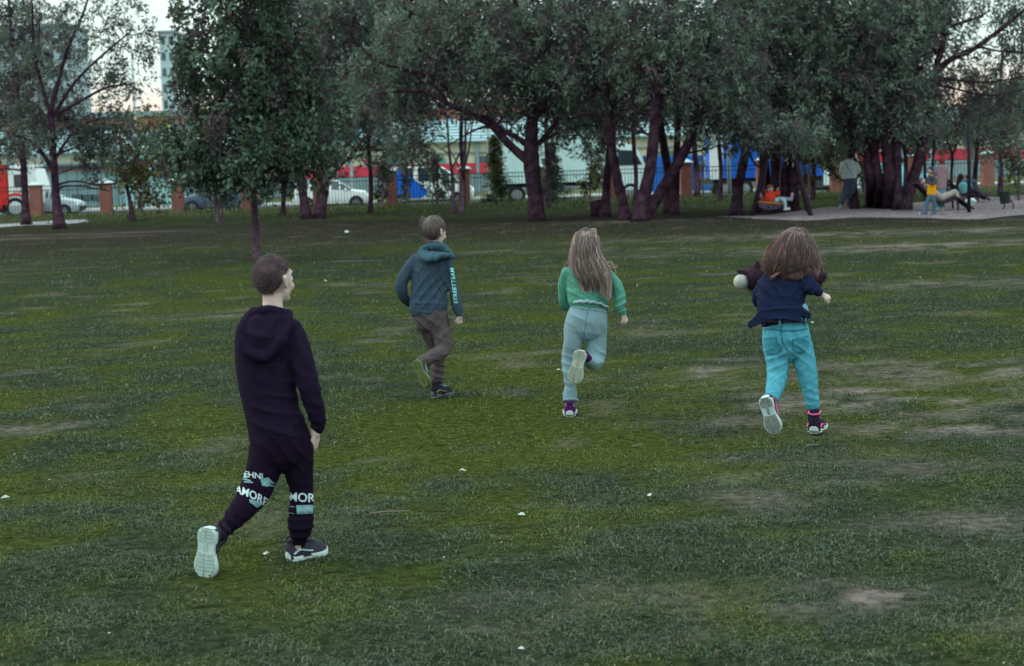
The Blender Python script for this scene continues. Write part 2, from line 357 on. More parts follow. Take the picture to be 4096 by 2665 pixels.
# ================================================================== fence
def YF(px): return 77.6 + (px - 145) / 3805 * 3.0
def at_y(px, py, Y):      # point on the pixel ray at world y = Y
    v = ray(px, py); return CAM + v * (Y / v[1])
mb_brick = mat('red_brick', (.34, .125, .10), .9, nscale=6, col2=(.46, .19, .15), bump=.4, bscale=60)
mb_mortar = mat('mortar', (.38, .30, .29), .95, nscale=9)
mcap = mat('pillar_cap_metal', (.50, .60, .60), .45, nscale=4, metal=.3)
miron = mat('fence_iron', (.035, .035, .045), .55, nscale=8)
def make_pillar():
    r = empty('brick_pillar', (0, 0, 0), '', 'pillar', 'brick pillars of the iron fence')
    MB().box((0, 0, .78), (.47, .47, 1.6)).build('mortar_core', mb_mortar, r, local=True)
    mb = MB(); c = 0
    for k in range(19):
        z = .02 + k * .083 + .035; off = .125 if k % 2 else 0
        for side in range(4):
            R = rotm(rz=side * math.pi / 2)
            for q in (-.125, .125) if k % 2 == 0 else (-.19, 0, .19):
                L = .235 if k % 2 == 0 else (.115 if q else .235)
                p = R @ np.array([q, -.235 + rng.uniform(-.003, .003), z]); mb.box(p, (L, .03, .07), R)
    o = mb.build('brickwork', mb_brick, r, local=True); o['kind'] = 'stuff'
    cp = MB(); s = .33; cp.add([[-s, -s, 1.58], [s, -s, 1.58], [s, s, 1.58], [-s, s, 1.58], [-s, -s, 1.62], [s, -s, 1.62], [s, s, 1.62], [-s, s, 1.62], [0, 0, 1.80]], [(0, 3, 2, 1), (0, 1, 5, 4), (1, 2, 6, 5), (2, 3, 7, 6), (3, 0, 4, 7), (4, 5, 8), (5, 6, 8), (6, 7, 8), (7, 4, 8)])
    cp.ell((0, 0, 1.82), .035, nu=8, nv=6); cp.build('cap', mcap, r, local=True); return r
PX = [-710, -425, -140, 145, 425, 712, 990, 1278, 1566, 1860, 2155, 2450, 2745, 3050, 3345, 3648, 3950, 4255, 4560]
PL = {-140: 'brick fence pillar beyond the left edge of the photo', 145: 'brick pillar with pale cap beside the red fire engine', 425: 'brick pillar half hidden by the low boughs right of the pale sedan', 712: 'brick pillar by the tail of the dark blue car', 990: 'brick pillar just behind the slim linden trunk',
      1278: 'brick pillar hidden behind the twin trunk in front of the white hatchback', 1566: 'brick pillar at the back of the blue and white van', 1860: 'brick pillar right behind the thin many-stemmed tree', 2155: 'brick pillar hidden behind the stout forked willow', 2450: 'brick pillar showing as a red sliver beside the stump trunk', 2745: 'brick pillar standing before the gap between white and blue trucks',
      3050: 'brick pillar beside the left legs of the nest swing', 3345: 'brick pillar at the left elbow of the man in the grey top', 3648: 'brick pillar hidden by the leaning willow at the loungers', 3950: 'orange lit brick pillar behind the green litter bin'}
pil0 = make_pillar(); first = True; FP = []
for px in PX:
    p = at_y(px, 800, YF(px)); FP.append((p[0], p[1])); o = pil0 if first else copy_tree(pil0); first = False
    o.location = (p[0], p[1], float(terr(p[0], p[1])) - .04); o.scale = (1, 1, (1.0 if px > 1000 else .9)); o['label'] = PL.get(px, 'brick fence pillar standing outside the photo frame')
def make_section(L):
    r = empty('iron_fence_panel', (0, 0, 0), '', 'fence', 'iron fence panels between the pillars')
    for z in (.16, 1.18, 1.36): MB().box((L / 2, 0, z), (L - .5, .03, .035)).build('rail', miron, r, local=True)
    n = 20; me = MB().tube([[0, 0, .03], [0, 0, 1.30]], .011, n=6).tube([[0, 0, 1.30], [0, 0, 1.40]], [.014, .001], n=6).mesh('picket'); me.materials.append(miron)
    for i in range(n):
        o = bpy.data.objects.new('picket', me); COL.objects.link(o); o.parent = r; o.location = (.3 + (L - .6) * i / (n - 1), 0, 0)
    return r
sec0 = make_section(3.3); first = True
for i in range(len(FP) - 1):
    a, b = np.array(FP[i]), np.array(FP[i + 1]); o = sec0 if first else copy_tree(sec0); first = False; d = b - a; L = np.linalg.norm(d)
    o.location = (a[0], a[1], float(terr(a[0], a[1])) - .02); o.rotation_euler = (0, 0, math.atan2(d[1], d[0])); o.scale = (L / 3.3, 1, 1)
    nm = lambda k: PL.get(PX[k], 'outer pillar').replace('brick ', '').replace('pillar', 'pillar', 1)
    hint = ['outside the photo on the far left', 'outside the photo on the left', 'before the red fire engine', 'before the pale silver sedan', 'behind the leaning sapling', 'before the dark blue car', 'behind the linden crown', 'before the white hatchback', 'left of the blue and white van', 'before the blue and white van' , 'before the small bright spruce', 'before the tail of the white lorry', 'before the cab of the white lorry', 'before the blue trailer', 'behind the nest swing', 'behind the man in grey', 'behind the woman with red hair', 'behind the litter bin', 'outside the photo on the far right']
    o['label'] = 'black iron picket fence panel ' + (hint[i + 0] if i < len(hint) else 'outside the photo')
# ================================================================== vehicles (x forward)
mtyre = mat('tyre_rubber', (.022, .020, .025), .85, nscale=40); mrim = mat('wheel_rim', (.42, .45, .47), .4, metal=.6)
mglass = mat('dark_glass', (.03, .045, .055), .08, var=.05, spec=.8); mblk = mat('black_plastic', (.03, .028, .035), .6)
mlamp = mat('headlamp_glass', (.85, .88, .85), .15); mred = mat('tail_lamp', (.45, .03, .03), .25); mchr = mat('bright_metal', (.6, .62, .63), .3, metal=.8)
def wheel(par, x, y, r, w=.22):
    s = 1 if y > 0 else -1; t = MB(); th = np.arange(25) / 24 * 2 * math.pi
    prof = [(r * .62, -w / 2), (r * .93, -w / 2), (r, -w * .3), (r, w * .3), (r * .93, w / 2), (r * .62, w / 2)]
    def lathe(mb, prof, n=24):
        V = [[x + a * math.cos(2 * math.pi * j / n), y + b, r + a * math.sin(2 * math.pi * j / n)] for a, b in prof for j in range(n)]; m = len(prof)
        F = [(i * n + j, i * n + (j + 1) % n, ((i + 1) % m) * n + (j + 1) % n, ((i + 1) % m) * n + j) for i in range(m) for j in range(n)]; mb.add(V, F)
    lathe(t, prof); o = t.build('wheel', mtyre, par, smooth=True, local=True)
    q = MB(); lathe(q, [(r * .64, -w * .42), (r * .64, w * .42), (r * .55, w * .42), (r * .50, w * .30), (r * .2, w * .36), (.01, w * .36), (.01, -w * .36), (r * .2, -w * .36), (r * .5, -w * .3), (r * .55, -w * .42)])
    for k in range(5):
        a = k * 2 * math.pi / 5; R = rotm(ry=a); q.box(np.array([x, y + s * w * .38, r]) + R @ np.array([r * .36, 0, 0]), (r * .5, .03, r * .16), R)
    q.build('rim', mrim, o, smooth=False, local=True)
def car(name, label, cat, paint, L, secs, wx, wr, glass_h, group='vehicles on the road behind the fence'):
    """secs: x, half width, zb, zs, zr, wroof"""
    r = empty(name, (0, 0, 0), label, cat, group); mb = MB(); V = []; F = []
    for (x, w, zb, zs, zr, wr_) in secs: V += [[x, -w * .96, zb], [x, -w, (zb + zs) / 2], [x, -w * .97, zs], [x, -wr_, zr], [x, wr_, zr], [x, w * .97, zs], [x, w, (zb + zs) / 2], [x, w * .96, zb]]
    n = len(secs)
    for i in range(n - 1):
        for j in range(8): F.append((i * 8 + j, i * 8 + (j + 1) % 8, (i + 1) * 8 + (j + 1) % 8, (i + 1) * 8 + j))
    F += [tuple(range(8)), tuple((n - 1) * 8 + j for j in range(7, -1, -1))]
    mb.add(V, F); mb.build('body', paint, r, local=True, bevel=.02, smooth=True)
    S = np.array(secs)
    for i in range(n - 1):
        a, b = S[i], S[i + 1]
        if max(a[4] - a[3], b[4] - b[3]) < glass_h: continue
        for s in (-1, 1):
            q = [np.array([a[0], s * a[1] * .97, a[3]]), np.array([b[0], s * b[1] * .97, b[3]]), np.array([b[0], s * b[5], b[4]]), np.array([a[0], s * a[5], a[4]])]; c = sum(q) / 4
            q = [c + (p - c) * .84 + np.array([0, s * .015, .003]) for p in q]; back = [p - np.array([0, s * .02, 0]) for p in q]
            MB().add(q + back, [(0, 1, 2, 3), (7, 6, 5, 4), (0, 4, 5, 1), (1, 5, 6, 2), (2, 6, 7, 3), (3, 7, 4, 0)]).build('side_window', mglass, r, local=True)
        if (a[4] - a[3] < .08) != (b[4] - b[3] < .08):   # windscreen / rear window
            q = [np.array([a[0], -a[5], a[4]]), np.array([a[0], a[5], a[4]]), np.array([b[0], b[5], b[4]]), np.array([b[0], -b[5], b[4]])]; c = sum(q) / 4; q = [c + (p - c) * .88 + np.array([0, 0, .02]) for p in q]; back = [p - np.array([0, 0, .03]) for p in q]
            MB().add(q + back, [(0, 1, 2, 3), (7, 6, 5, 4), (0, 4, 5, 1), (1, 5, 6, 2), (2, 6, 7, 3), (3, 7, 4, 0)]).build('windscreen' if a[0] > 0 else 'rear_window', mglass, r, local=True)
    x0, x1 = secs[0][0], secs[-1][0]; w = max(s[1] for s in secs)
    for s in (-1, 1):
        MB().ell((x1 - .14, s * w * .72, secs[-1][3] - .06), (.16, .17, .085), nu=12, nv=8).build('headlight', mlamp, r, smooth=True, local=True)
        MB().box((x0 + .06, s * w * .78, secs[0][3] - .10), (.14, .24, .16)).build('tail_light', mred, r, local=True, bevel=.02)
        MB().ell((x1 * .38, s * (w + .08), 1.0 if secs[len(secs) // 2][4] < 1.7 else 1.3), (.07, .11, .08), nu=10, nv=6).build('wing_mirror', paint, r, smooth=True, local=True)
        for x in wx:
            MB().tube([[x, s * (w - .09), wr], [x, s * (w + .012), wr]], wr * 1.17, n=24, ref=(0, 0, 1)).build('wheel_arch', mblk, r, local=True)
            wheel(r, x, s * (w - .08), wr)
        MB().box(((x0 + x1) / 2, s * (w * .985), secs[2][2] + .04), ((x1 - x0) * .5, .04, .1)).build('sill', mblk, r, local=True, bevel=.01)
    MB().box((x1 + .0, 0, secs[-1][2] + .14), (.14, w * 1.5, .18)).build('bumper', mblk, r, local=True, bevel=.03)
    MB().box((x0 - .0, 0, secs[0][2] + .14), (.14, w * 1.5, .2)).build('bumper', paint, r, local=True, bevel=.03)
    return r
SED = [(-2.15, .72, .35, .85, .92, .6), (-1.95, .82, .25, .95, 1.0, .66), (-1.45, .86, .22, .98, 1.04, .66), (-.75, .87, .2, .98, 1.40, .58), (.1, .87, .2, .97, 1.45, .58), (.55, .87, .2, .96, 1.38, .58), (1.15, .86, .2, .93, .98, .66), (1.8, .82, .22, .82, .87, .62), (2.12, .70, .32, .68, .72, .5)]
HAT = [(-1.95, .76, .35, .95, 1.05, .6), (-1.85, .84, .25, 1.0, 1.42, .58), (-1.1, .87, .2, 1.0, 1.52, .6), (0, .87, .2, .98, 1.52, .6), (.45, .87, .2, .97, 1.44, .6), (1.1, .86, .2, .95, 1.0, .66), (1.75, .82, .22, .84, .9, .62), (2.05, .7, .32, .7, .74, .5)]
VAN = [(-2.3, .88, .35, 1.2, 2.0, .78), (-2.2, .92, .28, 1.25, 2.08, .8), (-.6, .94, .28, 1.25, 2.1, .8), (.7, .94, .28, 1.22, 2.06, .78), (1.15, .93, .28, 1.15, 1.75, .74), (1.75, .92, .28, 1.12, 1.18, .7), (2.2, .86, .3, .98, 1.04, .64), (2.4, .76, .36, .8, .84, .6)]
def put(r, px, Y, rz=0.0, dz=0.0):
    p = at_y(px, 780, Y); r.location = (p[0], Y, -.36 + dz); r.rotation_euler = (0, 0, rz); WORG[r.name] = np.array(r.location); return r
psil = mat('silver_paint', (.42, .50, .52), .3, var=.03, spec=.6); pwh = mat('white_paint', (.78, .82, .80), .35, var=.03, spec=.5); pdb = mat('dark_blue_paint', (.05, .09, .15), .25, var=.05, spec=.6); pred = mat('fire_red_paint', (.62, .03, .03), .35, var=.05)
pblue = mat('bright_blue_paint', (.01, .13, .62), .4, var=.06); pmint = mat('box_body_white', (.62, .82, .80), .5, nscale=1.2, var=.05)
put(car('parked_sedan', 'pale silver sedan beside the fire engine at the left', 'car', psil, 4.3, SED, (-1.35, 1.35), .31, .2), 168, 93, .0)
put(car('parked_sedan', 'dark blue car parked behind the brick pillar left of the linden', 'car', pdb, 4.3, SED, (-1.35, 1.35), .31, .2), 880, 92.5, math.pi + .0)
put(car('parked_hatchback', 'white hatchback seen right of the twin trunk', 'car', pwh, 4.0, HAT, (-1.25, 1.3), .32, .2), 1330, 91.9, .0)
van = car('delivery_van', 'white delivery van with a bright blue rear end', 'van', pwh, 4.7, VAN, (-1.45, 1.5), .34, .3)
for s in (-1, 1):
    y = s * .955
    MB().add([[-2.22, y, .55], [-2.22, y, 1.95], [-1.35, y, 1.95], [-.55, y, 1.3], [.15, y, .75], [-.4, y, .45], [-2.22, y - s * .02, .55], [-2.22, y - s * .02, 1.95], [-1.35, y - s * .02, 1.95], [-.55, y - s * .02, 1.3], [.15, y - s * .02, .75], [-.4, y - s * .02, .45]],
             [(0, 1, 2, 3, 4, 5), (11, 10, 9, 8, 7, 6)] + [(i, (i + 1) % 6, 6 + (i + 1) % 6, 6 + i) for i in range(6)]).build('side_panel', pblue, van, local=True)
put(van, 1715, 92.2, 0)
put(car('parked_van', 'white van half hidden behind bushes left of the man', 'van', pwh, 4.7, VAN, (-1.45, 1.5), .40, .3), 3235, 93.5, .0)
put(car('parked_hatchback', 'white hatchback glimpsed between the trunks right of the man', 'car', mat('ice_blue_paint', (.25, .62, .72), .35, var=.04), 4.0, HAT, (-1.25, 1.3), .32, .2), 3600, 93, .0)
def lorry(name, label, boxm, cabm, L, zb, zt, cabw, fenders=True):
    r = empty(name, (0, 0, 0), label, 'truck', 'vehicles on the road behind the fence'); W = 1.25
    MB().box((0, 0, (zb + zt) / 2), (L, 2 * W, zt - zb)).build('cargo_box', boxm, r, local=True, bevel=.03)
    for x in np.linspace(-L / 2 + .6, L / 2 - .6, int(L // 1.2)):
        for s in (-1, 1): MB().box((x, s * (W + .012), (zb + zt) / 2), (.05, .03, zt - zb - .2)).build('box_rib', boxm, r, local=True)
    MB().box((.6, 0, zb - .12), (L + 2.0, .9, .2)).build('chassis', mblk, r, local=True)
    for s in (-1, 1): MB().box((-.3, s * 1.1, zb - .32), (L * .45, .06, .26)).build('side_guard', mat('side_guard_grey', (.25, .28, .33), .6), r, local=True)
    x0 = L / 2 + .1; c = MB(); prof = [(x0, zb - .45), (x0 + cabw * .98, zb - .45), (x0 + cabw, .55 + zb - .2), (x0 + cabw * .93, zb + .75), (x0 + cabw * .66, zb + 1.75), (x0, zb + 1.85)]
    V = [[x, s * 1.18 * (1 if z < zb + .8 else .93), z] for s in (-1, 1) for x, z in prof]; n = len(prof)
    c.add(V, [tuple(range(n)), tuple(range(2 * n - 1, n - 1, -1))] + [(i, (i + 1) % n, n + (i + 1) % n, n + i) for i in range(n)]); c.build('cab', cabm, r, local=True, bevel=.04)
    for s in (-1, 1):
        q = [[x0 + cabw * .18, s * 1.165, zb + .8], [x0 + cabw * .84, s * 1.165, zb + .8], [x0 + cabw * .64, s * 1.115, zb + 1.55], [x0 + cabw * .18, s * 1.115, zb + 1.6]]; q = [np.array(p) + [0, s * .02, 0] for p in q]; bk = [p - np.array([0, s * .04, 0]) for p in q]
        MB().add(q + bk, [(0, 1, 2, 3), (7, 6, 5, 4), (0, 4, 5, 1), (1, 5, 6, 2), (2, 6, 7, 3), (3, 7, 4, 0)]).build('side_window', mglass, r, local=True)
        MB().box((x0 + cabw + .03, s * .95, zb - .1), (.08, .3, .2)).build('headlight', mlamp, r, local=True, bevel=.02)
        MB().box((x0 + cabw * .9, s * 1.36, zb + 1.1), (.08, .16, .42)).build('wing_mirror', mblk, r, local=True, bevel=.02)
        for x in (-L / 2 + .7, -L / 2 + 1.75, x0 + cabw * .5): wheel(r, x, s * 1.05, .46, .28)
    MB().add([[x0 + cabw * .945, -1.0, zb + .8], [x0 + cabw * .945, 1.0, zb + .8], [x0 + cabw * .70, .96, zb + 1.62], [x0 + cabw * .70, -.96, zb + 1.62], [x0 + cabw * .90, -1.0, zb + .8], [x0 + cabw * .90, 1.0, zb + .8], [x0 + cabw * .66, .96, zb + 1.62], [x0 + cabw * .66, -.96, zb + 1.62]],
             [(0, 1, 2, 3), (7, 6, 5, 4), (0, 4, 5, 1), (1, 5, 6, 2), (2, 6, 7, 3), (3, 7, 4, 0)]).build('windscreen', mglass, r, local=True)
    MB().box((x0 + cabw + .02, 0, zb - .35), (.16, 2.2, .28)).build('bumper', mblk, r, local=True, bevel=.03)
    return r
lw = lorry('white_truck', 'white box lorry behind the stout willow trunk', pmint, mat('cab_white', (.70, .84, .83), .4, var=.03), 5.6, 1.05, 3.25, 1.9)
# sloping roof fairing over the cab
MB().add([[2.85, -1.0, 2.88], [2.85, 1.0, 2.88], [4.1, 1.0, 2.84], [4.1, -1.0, 2.84], [2.85, -.95, 3.35], [2.85, .95, 3.35]], [(0, 1, 2, 3), (0, 4, 5, 1), (1, 5, 2), (0, 3, 4), (3, 2, 5, 4)]).build('roof_fairing', MATS['cab_white'], lw, local=True)
put(lw, 2225, 93, 0)
lb = lorry('blue_truck', 'bright blue box lorry behind the swing frame', pblue, MATS['cab_white'], 5.8, 1.0, 3.35, 1.9)
for s in (-1, 1): MB().box((-2.62, s * 1.27, 2.2), (.7, .06, 2.45)).build('corner_panel', pwh, lb, local=True, bevel=.02)
put(lb, 3055, 92.6, 0)
cont = MB(); bc = empty('blue_container', (0, 0, 0), 'blue shipping container left of the blue lorry', 'container')
MB().box((0, 0, 1.2), (6.0, 2.3, 2.2)).build('container_box', mat('container_blue', (.02, .12, .42), .55, nscale=1.5, var=.15), bc, local=True, bevel=.03)
for i in range(20): MB().box((-2.85 + i * .3, -1.17, 1.2), (.15, .05, 2.0)).build('corrugation', MATS['container_blue'], bc, local=True)
put(bc, 2700, 108, 0)
# fire engine
fe = empty('fire_engine', (0, 0, 0), 'red and white fire engine at the left edge', 'fire engine', 'vehicles on the road behind the fence')
MB().box((-2.6, 0, 1.75), (4.6, 2.4, 2.1)).build('body', pred, fe, local=True, bevel=.05)
MB().box((-.9, 0, 1.72), (1.2, 2.36, 2.0)).build('crew_cab', pred, fe, local=True, bevel=.05)
cb = MB(); pr = [(-.2, .72), (1.28, .72), (1.32, 1.5), (1.05, 2.5), (-.2, 2.6)]; n = 5
cb.add([[x, s * 1.17, z] for s in (-1, 1) for x, z in pr], [tuple(range(n)), tuple(range(9, 4, -1))] + [(i, (i + 1) % n, n + (i + 1) % n, n + i) for i in range(n)]); cb.build('cab', pwh, fe, local=True, bevel=.04)
MB().box((.4, 0, 2.68), (1.3, 1.9, .16)).build('light_bar', pwh, fe, local=True, bevel=.05)
MB().ell((-.3, -.6, 2.78), (.14, .14, .12), nu=10, nv=6).build('beacon', mat('blue_beacon', (.02, .25, .75), .2), fe, smooth=True, local=True)
MB().box((-3.3, 0, .55), (6.5, .9, .3)).build('chassis', mblk, fe, local=True)
for s in (-1, 1):
    q = [[.05, s * 1.2, 1.62], [.78, s * 1.2, 1.62], [.74, s * 1.2, 2.28], [.05, s * 1.2, 2.28]]; bk = [[a, b - s * .05, c] for a, b, c in q]
    MB().add(q + bk, [(0, 1, 2, 3), (7, 6, 5, 4), (0, 4, 5, 1), (1, 5, 6, 2), (2, 6, 7, 3), (3, 7, 4, 0)]).build('side_window', mglass, fe, local=True)
    MB().box((1.30, s * .85, .9), (.1, .3, .22)).build('headlight', mlamp, fe, local=True, bevel=.02)
    MB().tube([[.05 + .72 * math.cos(a), s * 1.17, .56 + .70 * math.sin(a)] for a in np.linspace(-.1, 3.24, 14)], .10, .07, n=8, ref=(0, 1, 0)).build('wheel_arch', pred, fe, local=True, smooth=True)
    MB().box((1.0, s * 1.16, .60), (.6, .08, .42)).build('lower_skirt', pred, fe, local=True, bevel=.02)
    for x in (.05, -3.6): wheel(fe, x, s * 1.03, .56, .32)
    for k in range(4): MB().box((-4.4 + k * 1.05, s * 1.21, 1.7), (.98, .03, 1.6)).build('locker_shutter', mat('shutter_red', (.5, .04, .04), .5), fe, local=True)
tm = text_mesh('СПСЧ', .34, offset=.006); V = verts(tm); setv(tm, np.column_stack([V[:, 0] + .50, -1.205 + 0 * V[:, 0], V[:, 1] + 1.28])); link_mesh('lettering', tm, mat('red_lettering', (.55, .08, .08), .6), fe)
put(fe, 80, 90.9 + 1.2, 0)
# ================================================================== buildings beyond the road
def Hz(px, py, Y): return at_y(px, py, Y)[2]
def X_(px, Y): return at_y(px, 650, Y)[0]
bY = 124.0
pv = empty('market_pavilion', (0, bY + 4, -.3), 'long low cream pavilion with red lower panels across the road', 'building')
m_cream = mat('cream_render', (.62, .58, .44), .85, nscale=.9, var=.12); m_redp = mat('red_panel', (.62, .05, .09), .6, nscale=1.1, var=.2); m_roof = mat('pale_roof_sheet', (.28, .42, .45), .5, nscale=.8, var=.1)
m_grey = mat('grey_blue_cladding', (.24, .33, .36), .7, nscale=.7, var=.12); m_win = mat('window_glass', (.10, .15, .17), .15, var=.3, nscale=.6)
x0, x1 = X_(-500, bY), X_(4600, bY)
MB().box(((x0 + x1) / 2, bY + 4, 1.6), (x1 - x0, 8, 3.8)).build('wall', m_cream, pv)
MB().box(((x0 + x1) / 2, bY - .08, 1.05 - .55), (x1 - x0, .14, 1.25)).build('plinth', m_grey, pv)
nP = 64; wP = (x1 - x0) / nP
for i in range(nP): MB().box((x0 + (i + .5) * wP, bY - .10, 1.48 + .0), (wP * .96, .12, .78)).build('red_panel', m_redp, pv)
rf = MB().add([[x0 - .4, bY - .6, 3.45], [x1 + .4, bY - .6, 3.45], [x1 + .4, bY + 6, 5.1], [x0 - .4, bY + 6, 5.1], [x0 - .4, bY - .6, 3.35], [x1 + .4, bY - .6, 3.35], [x1 + .4, bY + 6, 3.35], [x0 - .4, bY + 6, 3.35]], [(0, 1, 2, 3), (7, 6, 5, 4), (0, 4, 5, 1), (1, 5, 6, 2), (2, 6, 7, 3), (3, 7, 4, 0)]).build('roof', m_roof, pv)
for k in range(7):
    t = (k + .5) / 7; MB().box(((x0 + x1) / 2, bY - .6 + 6.6 * t, 3.45 + 1.65 * t + .03), (x1 - x0, .07, .06), rotm(rx=.245)).build('roof_seam', m_grey, rf)
MB().box(((x0 + x1) / 2, bY - .12, 2.62), (x1 - x0, .16, .08)).build('band', m_grey, pv)
for i in range(18):
    xx = x0 + (i + .5) * (x1 - x0) / 18; MB().box((xx, bY - .16, 1.6), (.22, .2, 3.7)).build('column', m_grey, pv)
for i, px in enumerate((1395, 1770, 3730)):
    c = at_y(px, 642, bY - .25); MB().tube([c + [0, .06, 0], c - [0, .02, 0]], .2, n=20, ref=(0, 0, 1)).build('round_sign', mat('teal_sign', (.02, .36, .34), .5), pv)
c = at_y(1480, 655, bY - .2); MB().box(c, (.9, .05, .55)).build('poster', mat('pink_poster', (.6, .35, .40), .6, nscale=3, col2=(.55, .12, .25)), pv)
c = at_y(1890, 600, bY - .2)
for i in range(14):
    xx = x0 + (i + .5) * (x1 - x0) / 14 + 1.1; w = MB().box((xx, bY - .06, 2.05), (1.1, .1, .55)).build('window', m_win, pv)
# left industrial shed
sh = empty('grey_shed', (X_(380, 118), 118, -.3), 'blue grey panelled shed across the road behind the left trees', 'building')
xa, xb = X_(-500, 118), X_(950, 118); MB().box(((xa + xb) / 2, 121, 1.0), (xb - xa, 6, 2.9)).build('wall', m_grey, sh)
for i in range(36): MB().box((xa + (i + .5) * (xb - xa) / 36, 117.97, .95), ((xb - xa) / 36 * .93, .08, 2.5)).build('wall_panel', mat('shed_panel', (.26, .38, .42), .6, nscale=.6, var=.15), sh)
MB().box(((xa + xb) / 2, 120.6, 2.52), (xb - xa + .6, 6.8, .14)).build('roof', mat('shed_roof', (.14, .20, .24), .6), sh)
MB().box(((xa + xb) / 2, 117.9, 2.15), (xb - xa, .06, .07)).build('red_stripe', m_redp, sh)
for px in (310, 350, 390): c = at_y(px, 790, 117.9); MB().box(c, (.75, .1, .38)).build('window', m_win, sh)
kk = empty('pale_kiosk', (X_(615, 112), 112, -.3), 'pale blue kiosk seen through leaves left of the linden', 'kiosk')
c = at_y(600, 680, 112); MB().box((c[0], 113.2, 1.45), (3.4, 2.4, 3.5)).build('wall', mat('kiosk_blue', (.34, .58, .64), .6, nscale=1, var=.06), kk)
MB().box((c[0], 113.2, 3.28), (3.8, 2.9, .16)).build('roof', m_grey, kk); MB().box((c[0] + .9, 111.95, 1.9), (1.2, .1, .9)).build('window', m_win, kk); MB().box((c[0] - .6, 111.95, .9), (.9, .1, 2.0)).build('door', m_grey, kk)
MB().box((c[0] + 1.2, 111.6, 2.5), (1.4, .9, .08)).build('awning', pwh, kk)
# far blocks
def block(name, label, px0, px1, pytop, Y, wallm, rows, cols, depth=14, roofm=None, base=-1):
    xa, xb = X_(px0, Y), X_(px1, Y); zt = Hz((px0 + px1) / 2, pytop, Y); r = empty(name, ((xa + xb) / 2, Y, base), label, 'building')
    MB().box(((xa + xb) / 2, Y + depth / 2, (zt + base) / 2), (xb - xa, depth, zt - base)).build('wall', wallm, r)
    MB().box(((xa + xb) / 2, Y + depth / 2, zt + .2), (xb - xa + .8, depth + .8, .5)).build('roof', roofm or m_grey, r)
    cw = (xb - xa) / cols; rh = (zt - 1.5) / rows
    for i in range(cols):
        for j in range(rows):
            w = MB().box((xa + (i + .5) * cw, Y - .03, 1.5 + (j + .5) * rh), (cw * .5, .12, rh * .52)).build('window', m_win, r)
    return r
block('apartment_block', 'tall grey blue apartment block at the far left', -420, 300, 115, 300, mat('block_grey_blue', (.42, .52, .55), .8, nscale=.2, var=.1), 8, 14)  # wall paled towards the sky, distance haze put into its colour
block('distant_tower', 'slim pale tower just left of the linden crown', 660, 720, 130, 420, mat('tower_pale', (.50, .62, .64), .8), 9, 2, base=-2)
block('brick_block', 'long terracotta building rising behind the pavilion', -300, 2350, 452, 165, mat('terracotta', (.46, .20, .15), .85, nscale=.5, var=.15), 2, 46)
block('brick_block', 'terracotta building behind the blue lorry and playground', 2420, 4700, 470, 172, mat('ochre_render', (.42, .26, .18), .85, nscale=.5, var=.15), 2, 36)
# street poles
def pole(px, pyb, pyt, Y, r, m, label, name='utility_pole'):
    a = at_y(px, pyb, Y); t = at_y(px, pyt, Y); o = empty(name, (a[0], Y, -.36), label, 'pole')
    MB().tube([[a[0], Y, -.4], [a[0], Y, t[2]]], [r, r * .75], n=10).build('post', m, o, smooth=True); return o, a[0], t[2]
mconc = mat('pole_concrete', (.42, .48, .50), .8, nscale=3, var=.1)
for px, Y, lab in ((2918, 86.5, 'pale square lamp pole in front of the blue lorry'), (1676, 106, 'grey concrete pole before the pavilion above the van'), (1410, 106, 'grey pole seen above the white hatchback'), (165, 106, 'pale pole at the far left behind the slim trunk'), (555, 105, 'pale pole beside the kiosk'), (3722, 105, 'pale pole behind the leaning willow on the right'), (1960, 107, 'thin pale pole before the pavilion left of the stout willow')):
    o, x, z = pole(px, 780, 200, Y, .10, mconc, lab); MB().tube([[x, Y, z - .3], [x + .6, Y, z + .1], [x + 1.2, Y, z + .15]], .035, n=6).build('lamp_arm', mconc, o); MB().ell((x + 1.35, Y, z + .12), (.28, .12, .07), nu=10, nv=6).build('lamp_head', mconc, o, smooth=True)
# ================================================================== trees
m_bark = mat('willow_bark', (.028, .011, .022), .95, nscale=5, col2=(.078, .044, .062), bump=1.4, bscale=16, spec=.02)
m_bark2 = mat('linden_bark', (.05, .026, .042), .95, nscale=7, col2=(.11, .070, .092), bump=1.0, bscale=40, spec=.02)
def leafmat(nm, c, tr=.32): return mat(nm, tuple(q * .8 for q in c), .55, nscale=1.2, col2=tuple(q * 1.2 for q in c), attr='tint', trans=tr, spec=.22)
L_WIL, L_LIN, L_BIR = leafmat('willow_leaf', (.148, .196, .154)), leafmat('linden_leaf', (.100, .152, .110)), leafmat('birch_leaf', (.105, .135, .108))
L_PUR = leafmat('shaded_willow_leaf', (.075, .055, .064)); L_YEL, L_SPR = leafmat('young_leaf', (.14, .16, .06)), leafmat('spruce_needle', (.09, .16, .05), .1)  # L_PUR: purple-brown canopy shade put into the back-row leaf colour
NLEAF = [0]
